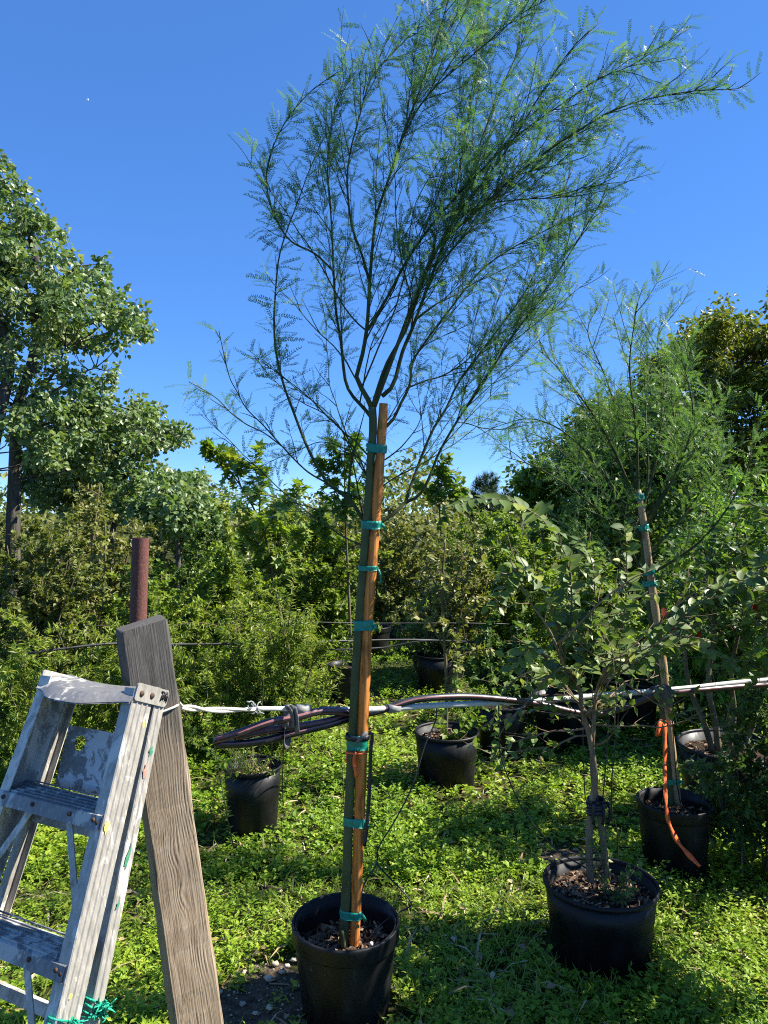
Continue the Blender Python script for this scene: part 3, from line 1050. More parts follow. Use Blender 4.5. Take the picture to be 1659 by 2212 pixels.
# ================================================================== STEPLADDER (folded, leaning back on the post)
def stepladder():
    a = math.radians(26)
    lean = math.radians(22.5)
    r = np.array([math.cos(a), -math.sin(a), 0])            # ladder's width, towards the right-hand rail
    n0 = np.array([-math.sin(a), -math.cos(a), 0])          # the way the steps face
    up = unit(np.array([0, 0, math.cos(lean)]) - n0 * math.sin(lean))
    n = np.cross(r, up)
    if np.dot(n, n0) < 0:
        n = -n
    WT = 0.312                                               # width at the cap
    SPL = math.tan(math.radians(3.4))
    top = P(291, 1487, 1.70)                                 # outer front corner of right rail under the cap
    L = (top[2] - 0.005) / up[2]
    D = 0.068                                                # rail web depth
    t = thing('stepladder', 'paint-spattered folded aluminium stepladder leaning against the timber post', 'ladder', top - up * L)
    org = top - up * L

    def lp(x, y, s):
        """x: from the right rail's outer face (negative towards left), y: backwards, s: down from the cap"""
        return top + r * x - n * y - up * s - org

    def rail(name, side, y0, web, flange, s0, s1, ridges, spl=SPL, back=0.0):
        """channel rail; its web faces outwards"""
        dirn = unit(-up + r * (spl * side))
        x0 = 0 if side > 0 else -WT
        o0 = lp(x0, y0, s0) + r * (spl * side * s0)
        o1 = lp(x0, y0 + back, s1) + r * (spl * side * s1)
        th = 0.0022
        pr = []
        # outline: a = outwards, b = backwards
        m = ridges * 8
        for i in range(m + 1):
            tt = i / m
            ph = (tt * ridges) % 1.0
            e = 0.0028 if (ph < 0.15 and 0.03 < tt < .97) else 0.0
            pr.append((e, web * tt))
        pr += [(-flange, web), (-flange, web - th), (-th, web - th), (-th, th), (-flange, th), (-flange, 0)]
        b = Buf()
        extrude_profile(b, [(p[0] * side, p[1]) for p in pr], o0, o1, r, -n)
        ob = b.build(name, 'rail', t)
        bmx = bmesh.new()
        bmx.from_mesh(ob.data)
        bmesh.ops.recalc_face_normals(bmx, faces=bmx.faces)
        bmx.to_mesh(ob.data)
        bmx.free()
        return o0, o1, dirn

    def part(name, mat, b, parent=t, smooth=False):
        return b.build(name, mat, parent, smooth)
    rail('front_rail', 1, 0, D, 0.030, 0.0, L, 4)
    rail('front_rail', -1, 0, D, 0.030, 0.0, L, 4)
    rail('rear_rail', 1, D + 0.008, 0.036, 0.022, 0.0, L * .985, 2, SPL * .82, 0.052)
    rail('rear_rail', -1, D + 0.008, 0.036, 0.022, 0.0, L * .985, 2, SPL * .82, 0.052)

    # bowed sheet-metal cap
    b = Buf()
    nx, ny = 24, 8
    V = []
    for i in range(nx + 1):
        x = -WT - 0.004 + (WT + 0.008) * i / nx
        u = i / nx
        front = -0.004 - 0.050 * math.sin(math.pi * u) ** 1.3 + .004 * math.sin(u * 17)
        sag = 0.011 * math.sin(math.pi * min(1, u * 1.05)) * 1.0
        for j in range(ny + 1):
            v = j / ny
            y = front * (1 - v) + (D + 0.048) * v
            lip = 0.026 * max(0, 1 - v * 7.0) + 0.012 * max(0, v * 4 - 3)
            V.append(lp(x, y, -0.006 + sag * (1 - .3 * v) + lip - (y - .04) * .27))
    F = []
    for i in range(nx):
        for j in range(ny):
            k = i * (ny + 1) + j
            F.append((k, k + 1, k + ny + 2, k + ny + 1))
    V = np.array(V)
    b.add(V, quads(F))
    V2 = V - up * 0.003
    b.add(V2, quads([f[::-1] for f in F]))
    part('cap', 'step', b, smooth=True)
    # end brackets riveted over the rail heads
    for side in (1, -1):
        b = Buf()
        x = 0.0045 if side > 0 else -WT - 0.0045
        c = lp(x, (D + 0.044) / 2, 0.004)
        ol = [(-0.055, -.018), (-.050, -.022), (.051, -.022), (.057, -.015), (.057, .013), (.051, .019), (-.049, .019), (-.055, .014)]
        V = np.array([c + r * k * .0025 - n * p[0] + up * p[1] for k in (-side, side) for p in ol])
        F = [(i, (i + 1) % 8, 8 + (i + 1) % 8, 8 + i) for i in range(8)]
        cf = [(8, 8 + i, 9 + i) for i in range(1, 7)] + [(0, i + 1, i) for i in range(1, 7)]
        b.add(V, np.concatenate([quads(F), np.array(cf)]))
        br = part('cap_bracket', 'rail', b)
        for yy, ss in ((-.036, .004), (.0, .003)):
            rv = Buf()
            p0 = c - n * yy - up * ss + r * side * .0022
            tube(rv, np.array([p0, p0 + r * side * .003]), [.0075, .006], 10)
            part('rivet', 'rivet', rv, br, True)
        if side > 0:
            # the black painted scrawl on the bracket
            mk = Buf()
            for (a0, b0, a1, b1) in ((.034, .012, .050, .010), (.044, .012, .038, -.010), (.050, .012, .047, -.006), (.052, .006, .062, .013), (.058, .010, .056, -.008), (.062, .012, .064, -.010), (.040, 0, .050, -.004)):
                p0 = c - n * a0 * .82 + up * b0 + r * .0032
                p1 = c - n * a1 * .82 + up * b1 + r * .0032
                tube(mk, np.array([p0, (p0 + p1) / 2 + up * .001, p1]), [.0022, .003, .002], 5)
            part('painted_mark', 'black_paint', mk, br, True)
    # treads
    for s in (0.268, 0.555, 0.845, 1.115):
        if s > L - .05:
            continue
        w2 = SPL * s
        xL, xR = -WT - w2 + .003, w2 - .003
        b = Buf()
        th = .003
        prof = [(-.004, .010), (-.004, .040), (-.001, .040), (-.001, .013), (D - .006, .004), (D - .006, .030), (D - .003, .030), (D - .003, 0.001), (-.002, .0085)]
        nn = len(prof)
        V = np.array([lp(x, p[0], s + p[1] - p[0] * .27) for x in (xL, xR) for p in prof])
        F = [(i, (i + 1) % nn, nn + (i + 1) % nn, nn + i) for i in range(nn)]
        b.add(V, quads(F))
        # tread ribs
        for k in range(6):
            y = .008 + k * .0125
            zz = .010 - (y / D) * .009 - .0015
            c = lp((xL + xR) / 2, y, s + zz - y * .27)
            box(b, c, r, -n, up, (xR - xL) / 2 - .004, .0022, .0016)
        st = part('tread', 'step', b)
        bmx = bmesh.new()
        bmx.from_mesh(st.data)
        bmesh.ops.recalc_face_normals(bmx, faces=bmx.faces)
        bmx.to_mesh(st.data)
        bmx.free()
        for fx in (.06, .94, .36, .72):
            rv = Buf()
            p0 = lp(xL + (xR - xL) * fx, -.0035, s + .022)
            tube(rv, np.array([p0, p0 + n * .004]), [.0058, .0045], 9)
            part('rivet', 'rivet', rv, st, True)
        rv = Buf()
        p0 = lp(w2 - .012, -.001, s + .026)
        tube(rv, np.array([p0, p0 + n * .004]), [.0058, .0045], 9)
        part('rivet', 'rivet', rv, st, True)
        # diagonal brace under the tread
        for side in (1, -1):
            b = Buf()
            x0 = -WT / 2 + side * WT * .20
            p0 = lp(x0, .012, s + .036)
            p1 = lp((w2 if side > 0 else -WT - w2) - side * (.016 if s > .5 else .004) + side * .01, .016, s + .25)
            p1 = lp(-WT / 2 + side * (WT * .46 + SPL * (s + .25)), .016, s + .24)
            p0[:] = p0
            if s < .5 or s < .6:
                strap(b, resample([p0, (p0 + p1) / 2, p1], 6), .017, .003, up=n)
                part('brace', 'rail', b)
    # folded pail shelf between the rear rails, with its round hole
    b = Buf()
    s0, s1 = .105, .252
    y = D + .028
    xA, xB = -WT - SPL * .1 + .045, -.012
    hx, hs, hr = xA + .05, s0 + .038, .019
    ns = 32
    inner, outer = [], []
    for k in range(ns):
        an = k / ns * 6.28318
        dx, ds = math.cos(an), math.sin(an)
        inner.append((hx + hr * dx, hs + hr * ds))
        cand = []
        if dx > 1e-6: cand.append((xB - hx) / dx)
        if dx < -1e-6: cand.append((xA - hx) / dx)
        if ds > 1e-6: cand.append((s1 - hs) / ds)
        if ds < -1e-6: cand.append((s0 - hs) / ds)
        m = min(cand)
        outer.append((hx + dx * m, hs + ds * m))
    corners = [(xA, s0), (xB, s0), (xB, s1), (xA, s1)]
    # snap the nearest ray ends to the corners so that the plate stays square
    for (cx, cs) in corners:
        k = min(range(ns), key=lambda q: (outer[q][0] - cx) ** 2 + (outer[q][1] - cs) ** 2)
        outer[k] = (cx, cs)
    V, F = [], []
    for dy in (0, .003):
        for (x, s) in inner + outer:
            V.append(lp(x, y + dy + .012 * ((s - s0) / (s1 - s0)), s))
    for k in range(ns):
        q = (k + 1) % ns
        F.append((k, q, ns + q, ns + k))
        F.append((2 * ns + k, 3 * ns + k, 3 * ns + q, 2 * ns + q))
        F.append((ns + k, ns + q, 3 * ns + q, 3 * ns + k))
        F.append((k, 2 * ns + k, 2 * ns + q, q))
    b.add(np.array(V), quads(F))
    part('pail_shelf', 'plate', b)
    # rear cross bars
    for s in (.33, .70, 1.05):
        b = Buf()
        c = lp(-WT / 2, D + .034 + .052 * s / L, s)
        box(b, c, r, -n, up, WT / 2 + SPL * s * .8 - .004, .008, .013)
        part('cross_bar', 'rail', b)
    # drips of coloured paint
    for (s, f, mat, w_, h_) in ((.30, .20, 'yellow_paint', .008, .016), (.075, .80, 'yellow_paint', .006, .008), (.62, .35, 'yellow_paint', .005, .006)):
        b = Buf()
        c = lp(0, D * f, s) + r * (SPL * s + .0024)
        rg = np.random.RandomState(int(s * 1000))
        k = 12
        V = [c + r * .0006]
        for q in range(k):
            an = q / k * 6.283
            rr = rg.uniform(.6, 1.2)
            V.append(c - n * math.cos(an) * w_ * rr + up * math.sin(an) * h_ * rr)
        b.add(np.array(V), np.array([(0, 1 + q, 1 + (q + 1) % k) for q in range(k)]))
        part('paint_spot', mat, b)
    for (s, f, mat, w_, h_) in ((.13, .55, 'green_paint', .006, .012), (.175, .4, 'red_paint', .007, .016), (.36, .45, 'green_paint', .006, .034), (.46, .4, 'green_paint', .004, .012)):
        b = Buf()
        c = lp(0, D + .008 + .036 * f + .052 * s / L, s) + r * (SPL * .82 * s + .0034)
        rg = np.random.RandomState(int(s * 1000) + 7)
        k = 12
        V = [c + r * .0006]
        for q in range(k):
            an = q / k * 6.283
            rr = rg.uniform(.5, 1.25)
            V.append(c - n * math.cos(an) * w_ * rr + up * math.sin(an) * h_ * rr)
        b.add(np.array(V), np.array([(0, 1 + q, 1 + (q + 1) % k) for q in range(k)]))
        part('paint_spot', mat, b)

    # frayed green twine knotted round the rails (a thing of its own)
    def twine(label, y0, wd, s, spl, tails, seed):
        rg = np.random.RandomState(seed)
        tw = thing('twine', label, 'twine', org + lp(0, y0, s), 'frayed green twine on the ladder')
        o = lp(0, y0, s)
        b = Buf()
        for k in range(4):
            pts = []
            for q in range(17):
                an = q / 16 * 6.283
                x = SPL * spl * s - .012 + (.019 + .002 * k) * math.cos(an)
                yy = wd / 2 + (wd / 2 + .006) * math.sin(an)
                pts.append(lp(x, y0 + yy, s + .006 * k - .008 + .008 * math.sin(an + k)) - o)
            tube(b, np.array(pts), .0024, 6)
        b.build('wrap', 'twine', tw, True)
        b = Buf()
        kc = lp(SPL * spl * s + .011, y0 + wd * .5, s) - o
        for q in range(tails):
            d = side_dir(rg, r, rg.uniform(.3, 1.4), rg.uniform(-.6, .6))
            p = grow(rg, kc + rg.normal(size=3) * .006, d, rg.uniform(.012, .036), 5, .4, (0, 0, -.1))
            tube(b, p, np.linspace(.0024, .0012, 5), 4)
        b.build('knot', 'twine', tw, True)
    twine('frayed green twine tied round the ladder front rail', 0.0, D, .672, 1, 30, 1)
    twine('larger frayed green twine knot on the ladder rear rail', D + .008 + .052 * .655 / L, .036, .655, .82, 44, 2)


stepladder()


# ================================================================== WHITE PIPE LINE, HOSE, TUBES
def support_line():
    base, ax, xr, back, L = POST
    t = thing('pipe_line', 'white pipe slung between timber post and trees, wired round the post', 'pipe', P(600, 1531, 2.32))
    o = np.array(P(600, 1531, 2.32))

    def part(name, mat, b, smooth=True):
        for i in range(len(b.v)):
            b.v[i] = b.v[i] - o
        return b.build(name, mat, t, smooth)
    # wire round the post
    hgt = 1.165
    c = base + ax * (hgt / ax[2])
    w = .0640
    b = Buf()
    loop = []
    for (x, y) in ((w, -.02), (w - .01, -w), (0, -w - .002), (-w, -w), (-w - .001, 0), (-w, w), (0, w), (w, w), (w + .002, .03)):
        loop.append(c + xr * x + back * y + ax * (-.022 * (1 - (x / w)) / 2 + .006))
    p_end = P(395, 1526, 2.06)
    loop = [p_end] + loop + [P(396, 1532, 2.07)]
    tube(b, resample(loop, 60), .0034, 7)
    part('wire_loop', 'white_wire', b)
    A, B = P(393, 1528, 2.06), P(552, 1531, 2.24)
    for k in range(2):
        pts = []
        for i in range(40):
            s = i / 39
            ph = s * 8 + .7 * math.sin(s * 5) + k * math.pi
            amp = .0052 * (1 - .3 * s)
            pts.append(A * (1 - s) + B * s + np.array([0, math.cos(ph) * amp, math.sin(ph) * amp - .006 * math.sin(math.pi * s)]))
        b = Buf()
        tube(b, np.array(pts), .0048, 7)
        part('wire_strand', 'white_wire', b)
    # knot of string
    rg = np.random.RandomState(3)
    b = Buf()
    for q in range(12):
        tube(b, grow(rg, B + rg.normal(size=3) * .006, rand_unit(rg, 1)[0], .035, 5, .5), .0022, 4)
    part('string_knot', 'grey_plastic', b)
    rod = PL([(552, 1531, 2.24), (600, 1531, 2.29), (655, 1532, 2.35)])
    b = Buf()
    tube(b, resample(rod, 8), .0075, 10)
    part('thin_rod', 'white_pipe', b)
    path = resample(PL([(648, 1532, 2.345), (700, 1533, 2.40), (765, 1534, 2.475), (850, 1530, 2.55), (940, 1524, 2.63), (1100, 1517, 2.76), (1200, 1511, 2.84), (1290, 1503, 2.90), (1400, 1494, 2.97), (1500, 1485, 3.02), (1600, 1474, 3.06), (1700, 1466, 3.1)]), 60)
    b = Buf()
    tube(b, path[4:], .0108, 14)
    part('long_pipe', 'white_pipe', b)
    b = Buf()
    tube(b, resample(PL([(640, 1532, 2.335), (668, 1533, 2.365)]), 3), .0165, 14)
    part('coupling', 'grey_plastic', b)
    b = Buf()
    tube(b, resample(PL([(692, 1533, 2.393), (732, 1533.5, 2.437)]), 3), .0117, 14)
    part('black_tape_wrap', 'black_tape', b)
    b = Buf()
    tube(b, resample(PL([(838, 1531, 2.535), (862, 1529, 2.56)]), 3), .0155, 14)
    part('coupling', 'grey_plastic', b)
    return path


PIPE = support_line()


def hose_tube(b, pts, r=.0124, sides=20, stripe=(3, 13, 16, 17)):
    """rubber hose with maroon stripes running along it"""
    n = len(pts)
    T = unit(np.gradient(pts, axis=0))
    A = unit(np.array([0, 0, 1.0]) - T * T[:, 2:3])
    B = np.cross(T, A)
    th = np.arange(sides) / sides * 2 * math.pi
    V = (pts[:, None] + r * (A[:, None] * np.cos(th)[None, :, None] + B[:, None] * np.sin(th)[None, :, None])).reshape(-1, 3)
    for mi in (0, 1):
        F = [(i * sides + j, i * sides + (j + 1) % sides, (i + 1) * sides + (j + 1) % sides, (i + 1) * sides + j)
             for i in range(n - 1) for j in range(sides) if (j in stripe) == (mi == 1)]
        b.add(V, quads(F), .5, mi)
    for e, s in ((0, -1), (n - 1, 1)):
        b.add(V[e * sides:(e + 1) * sides], np.array([(0, j, j + 1)[::s] for j in range(1, sides - 1)]), .5, 0)


def hoses():
    o = np.array(P(620, 1560, 2.34))
    t = thing('garden_hose', 'black hose with maroon stripes looped and strapped under the white pipe', 'hose', o)

    def part(name, pts, n=50):
        b = Buf()
        hose_tube(b, resample(PL(pts), n) - o)
        b.build(name, ['hose', 'hose_stripe'], t, True)
    part('hose_loop', [(776, 1543, 2.46), (740, 1538, 2.42), (690, 1537, 2.37), (640, 1549, 2.33), (580, 1561, 2.29), (520, 1582, 2.25), (487, 1593, 2.235), (471, 1597, 2.23), (468, 1606, 2.235),
                       (484, 1608, 2.25), (530, 1606, 2.28), (580, 1598, 2.31), (640, 1582, 2.35), (700, 1568, 2.40), (745, 1555, 2.44), (776, 1548, 2.47)], 110)
    part('hose_loop', [(776, 1541, 2.485), (742, 1548, 2.445), (700, 1560, 2.405), (640, 1570, 2.355), (590, 1576, 2.32), (545, 1584, 2.29), (510, 1592, 2.27)], 60)
    part('hose_run', [(776, 1543, 2.495), (810, 1538, 2.52), (845, 1527, 2.545), (890, 1513, 2.58), (940, 1507, 2.615), (1010, 1505, 2.68), (1090, 1511, 2.735), (1170, 1522, 2.79), (1250, 1540, 2.84), (1300, 1541, 2.875), (1350, 1528, 2.905),
                      (1390, 1512, 2.93), (1430, 1499, 2.95), (1520, 1490, 2.985), (1600, 1483, 3.03), (1690, 1478, 3.06)], 120)
    # straps
    def strap_loop(u, vt, vb, d, wd, name='strap', lab=None):
        tt = thing('strap', lab, 'strap', P(u, (vt + vb) / 2, d), 'dark straps holding hose and pipe')
        oo = np.array(P(u, (vt + vb) / 2, d))
        pts = []
        hh = (vb - vt) / FPX * d / 2
        for q in range(21):
            an = q / 20 * 6.2832
            pts.append(np.array([.004 * math.sin(an * 2), -.024 * math.cos(an) * (1 if math.cos(an) > 0 else 1), hh * math.sin(an)]) + np.array([0, .004, 0]))
        b = Buf()
        strap(b, np.array(pts), wd, .0022, up=(0, -1, 0))
        b.build('band', 'grey_tape', tt, True)
        rg = np.random.RandomState(int(u))
        b = Buf()
        for q in range(2):
            p0 = np.array([.004 + .006 * q, -.026, hh * .9])
            p = resample([p0, p0 + np.array([.008 + .012 * q, -.010, .010]), p0 + np.array([.020 + .006 * q, -.010, -.02]), p0 + np.array([.022 + .008 * q, -.006, -.055 - .02 * q])], 8)
            strap(b, p, wd * .8, .002, up=(0, -1, 0))
        b.build('loose_end', 'grey_tape', tt, True)
    strap_loop(618, 1523, 1612, 2.33, .021, lab='grey strap binding the hose loop to the white pipe')
    strap_loop(1418, 1483, 1512, 2.945, .035, lab='dark strap tying hose to pipe beside the pale stake')


hoses()


def tubes():
    """thin drip and poly lines, each a thing of its own"""
    def line(label, pts, r, mat='poly', n=40, name='drip_tube', cat='tube', sides=6):
        b = Buf()
        tube(b, resample(PL(pts), n), r, sides)
        tag(b.build(name, mat, smooth=True), label, cat, 'thin black water lines')
    line('thin drip tube sloping from pipe down past the big staked pot', [(943, 1520, 2.66), (941, 1556, 2.65), (918, 1610, 2.62), (891, 1697, 2.58), (854, 1771, 2.55), (817, 1832, 2.52), (814, 1865, 2.51), (787, 1909, 2.49), (775, 1960, 2.44)], .0028)
    line('thin drip tube curling over the rim into the big staked pot', [(814, 1866, 2.515), (840, 1895, 2.54), (867, 1922, 2.54), (888, 1950, 2.52), (880, 1962, 2.50), (851, 1976, 2.46), (817, 2003, 2.42), (795, 2030, 2.40)], .0028)
    line('long thin drip tube slanting down into the oval pot', [(1076, 1515, 2.74), (1080, 1580, 2.73), (1082, 1635, 2.72), (1131, 1751, 2.72), (1201, 1834, 2.74), (1259, 1871, 2.74), (1284, 1890, 2.73), (1292, 1925, 2.70)], .0028)
    line('thin drip tube hanging left of the twin trunks', [(1256, 1538, 2.84), (1259, 1582, 2.82), (1263, 1710, 2.78), (1269, 1743, 2.75), (1280, 1850, 2.72)], .0022)
    line('thin drip tube hanging just right of the twin trunks', [(1317, 1535, 2.88), (1315, 1560, 2.88), (1309, 1648, 2.84), (1302, 1726, 2.79), (1299, 1760, 2.75), (1300, 1880, 2.73)], .0025)
    line('thin drip tube hanging clear between twin trunks and ribbon pot', [(1336, 1530, 2.9), (1335, 1560, 2.9), (1323, 1669, 2.9), (1321, 1743, 2.9), (1333, 1800, 2.92), (1336, 1900, 2.95)], .0025)
    line('thin drip tube beside the pale stake of the ribbon pot', [(1449, 1492, 3.0), (1452, 1540, 3.15), (1455, 1600, 3.25), (1462, 1690, 3.3), (1470, 1735, 3.32)], .0025)
    line('thin drip tube dropping inside the weedy pot', [(588, 1590, 2.35), (588, 1600, 3.0), (585, 1645, 3.7), (580, 1680, 3.74)], .003)
    line('thin drip tube along the outside of the weedy pot', [(614, 1600, 2.4), (613, 1610, 3.3), (610, 1690, 3.72), (612, 1740, 3.75)], .003)
    kw = dict(name='poly_pipe', cat='pipe', n=60, sides=8)
    line('thick black poly pipe strung across the far hedge', [(60, 1412, 4.1), (130, 1402, 4.2), (250, 1390, 4.4), (400, 1392, 4.7), (600, 1388, 5.0), (770, 1384, 5.3), (900, 1382, 5.5), (1040, 1388, 5.7), (1150, 1394, 5.8)], .0075, **kw)
    line('black poly pipe sagging below the far line right of the stake', [(690, 1404, 5.2), (770, 1402, 5.3), (835, 1398, 5.4), (900, 1386, 5.45), (960, 1384, 5.5), (1080, 1390, 5.6)], .0065, **kw)
    line('upper black wire line across the middle of the hedge', [(180, 1352, 5.0), (400, 1350, 5.3), (640, 1344, 5.6), (800, 1346, 5.9), (1000, 1346, 6.2), (1100, 1348, 6.4)], .0035, **kw)


tubes()


def small_far_things():
    def peg(label, u, v0, v1, d, w, mat, cross):
        b = Buf()
        c0, c1 = P(u, v1, d), P(u, v0, d)
        box(b, (c0 + c1) / 2, (1, 0, 0), (0, 1, 0), (0, 0, 1), w, w * .5, (c1[2] - c0[2]) / 2)
        if cross:
            box(b, c1 - np.array([0, 0, .02]), (1, 0, 0), (0, 1, 0), (0, 0, 1), w * 2.6, w * .45, .022)
        # chamfered tip
        b.add(np.array([c1 + (-w, -w * .5, 0), c1 + (w, -w * .5, 0), c1 + (w, w * .5, 0), c1 + (-w, w * .5, 0), c1 + (0, 0, w)]), np.array([(0, 1, 4), (1, 2, 4), (2, 3, 4), (3, 0, 4)]))
        return tag(b.build('marker_peg' if cross else 'wooden_stake', mat), label, 'peg' if cross else 'stake')
    d = 8.6
    peg('small white T-shaped peg in the far sunny gap', 850, 1420, 1412 + 0 + (CAM_H * FPX / d + 1106 - 1412), d, .028, 'white_label', True)
    peg('short grey wooden stake beside the white peg', 858 + 16, 1400, CAM_H * FPX / 9.0 + 1106, 9.0, .035, 'stake_pale', False)
    # white irrigation emitter in the big pot
    b = Buf()
    p0 = P(802, 2048, 2.36)
    lathe(b, [(0, 0), (.006, 0), (.006, .010), (.0035, .012), (.0035, .020), (.006, .022), (.006, .030), (0, .032)], p0 - np.array([0, 0, .012]), 12)
    tag(b.build('drip_emitter', 'white_label', smooth=True), 'tiny white drip emitter standing in the bark of the big pot', 'emitter')
    # far white bird in the sky
    c = np.array(P(189, 216, 90.0))
    t = thing('bird', 'tiny white bird far up in the blue sky', 'bird', c)
    b = Buf()
    axd = unit(np.array([1, .3, -.55]))
    tube(b, resample([-axd * .16, -axd * .06, axd * .06, axd * .16], 9), [.005, .03, .05, .06, .062, .055, .04, .025, .006], 8)
    b.build('body', 'feathers', t, True)
    for s in (-1, 1):
        b = Buf()
        w = unit(np.array([.35, s * .55, .75])) 
        V = np.array([axd * .06, -axd * .05, w * .17 + axd * .03, w * .16 - axd * .06, w * .33 - axd * .10])
        V = np.concatenate([V, V + np.array([0, 0, .006])])
        b.add(V, np.array([(0, 2, 1), (1, 2, 3), (2, 4, 3), (5, 6, 7), (6, 8, 7), (7, 8, 9), (0, 5, 7), (0, 7, 2), (1, 3, 8), (1, 8, 6), (2, 7, 9), (2, 9, 4), (3, 4, 9), (3, 9, 8)]))
        b.build('wing', 'feathers', t)


small_far_things()
# ================================================================== STAKED FEATHERY TREES
def shoots_from(rg, poly, spacing, lmin, lmax, t0=0.15, ang=(0.35, 0.9), up=0.15, n=6, wig=0.08, trop=(0, 0, .02), taper=.45):
    poly = np.asarray(poly)
    seg = np.linalg.norm(np.diff(poly, axis=0), axis=1)
    cum = np.concatenate([[0], np.cumsum(seg)])
    out = []
    s = cum[-1] * t0 + rg.rand() * spacing
    while s < cum[-1] * .98:
        i = min(np.searchsorted(cum, s, side='right') - 1, len(seg) - 1)
        f = (s - cum[i]) / max(seg[i], 1e-9)
        p = poly[i] * (1 - f) + poly[i + 1] * f
        tan = unit(poly[i + 1] - poly[i])
        L = rg.uniform(lmin, lmax) * (1 - taper * s / cum[-1])
        out.append(grow(rg, p, side_dir(rg, tan, rg.uniform(*ang), up), L, n, wig, trop))
        s += spacing * rg.uniform(.6, 1.5)
    return out


def feather_leaves(buf, rg, polys, n, size, temps, t0=0.0, droop=0.12, fwd=0.55):
    if n <= 0 or not polys:
        return
    pts, tan = along(polys, n, rg, t0)
    q = rand_unit(rg, n)
    q = unit(q - tan * np.sum(q * tan, 1, keepdims=True))
    D = unit(tan * fwd + q * rg.uniform(.55, 1.0, (n, 1)) + np.array([0, 0, -droop]) + rg.normal(size=(n, 3)) * .12)
    N = unit(np.array([0, 0, 1.0]) + rg.normal(size=(n, 3)) * .55)
    S = rg.uniform(*size, n)
    k = rg.randint(len(temps), size=n)
    tone = np.clip(rg.normal(.45, .22, n), 0, 1)
    for i, T in enumerate(temps):
        m = k == i
        if m.any():
            place(buf, T, pts[m], D[m], N[m], S[m], tone[m])


def tie_band(label_or_none, parent, c, axis, e, r1, r2, gap, h, name='tie', tail=0.0, seed=0):
    """plastic tape wound round trunk and stake: a stadium-shaped band.  e: direction from trunk to stake"""
    rg = np.random.RandomState(seed)
    axis = unit(axis)
    e = unit(e - axis * np.dot(e, axis))
    f = np.cross(axis, e)
    pts = []
    for q in range(9):
        an = math.pi / 2 + math.pi * q / 8
        pts.append(e * (-gap / 2 + r1 * math.cos(an)) + f * r1 * math.sin(an))
    for q in range(9):
        an = -math.pi / 2 + math.pi * q / 8
        pts.append(e * (gap / 2 + r2 * math.cos(an)) + f * r2 * math.sin(an))
    pts.append(pts[0])
    pts = np.array(pts)
    b = Buf()
    n = len(pts)
    rows = 5
    V = []
    for i in range(rows):
        z = (i / (rows - 1) - .5) * h
        k = 1 + .03 * rg.normal(size=n) + (.02 if i in (1, 3) else -.02)
        k[-1] = k[0]
        zz = z + .12 * h * np.sin(np.arange(n) / n * 6.28 * 1 + seed) + rg.normal(size=n) * .03 * h
        zz[-1] = zz[0]
        V.append(pts * k[:, None] + axis * zz[:, None])
    for i in range(rows):
        V.append(V[i] * 0.96 + axis * np.sum(V[i] * axis, 1, keepdims=True) * .04)
    V = np.concatenate(V)
    F = []
    for lay in (0, 1):
        for i in range(rows - 1):
            for j in range(n - 1):
                k = lay * rows * n + i * n + j
                q4 = (k, k + 1, k + n + 1, k + n)
                F.append(q4 if lay == 0 else q4[::-1])
    for i in (0, rows - 1):
        for j in range(n - 1):
            k = i * n + j
            F.append((k, k + 1, k + 1 + rows * n, k + rows * n))
    b.add(V + c, quads(F))
    if tail:
        p0 = c + e * (gap / 2 + r2) * .95 - f * r2 * .4
        p = resample([p0, p0 + e * .010 - axis * tail * .35 - f * .006, p0 + e * .013 - axis * tail * .7, p0 + e * .010 - axis * tail], 7)
        strap(b, p, np.linspace(h * .55, h * .25, 7), .0016, up=-f)
    b.build(name, 'tie', parent, True)


def tape_thing(label, c, axis, e, r1, r2, gap, h, tail=0.0, seed=0, group='green tape ties'):
    t = thing('tape_tie', label, 'tape', c, group)
    tie_band(None, t, np.zeros(3), axis, e, r1, r2, gap, h, 'tape_band', tail, seed)


def wood_rod(name, mat, pts, radii, n=26, sides=16, seed=0, label=None, cat=None, bumps=.05, parent=None, base=None):
    rg = np.random.RandomState(seed)
    p = resample(pts, n)
    r = np.interp(np.linspace(0, 1, n), np.linspace(0, 1, len(radii)), radii) * (1 + rg.normal(size=n) * bumps)
    b = Buf()
    tube(b, p if base is None else p - base, r, sides)
    o = b.build(name, mat, parent, True)
    if label:
        tag(o, label, cat)
    return p


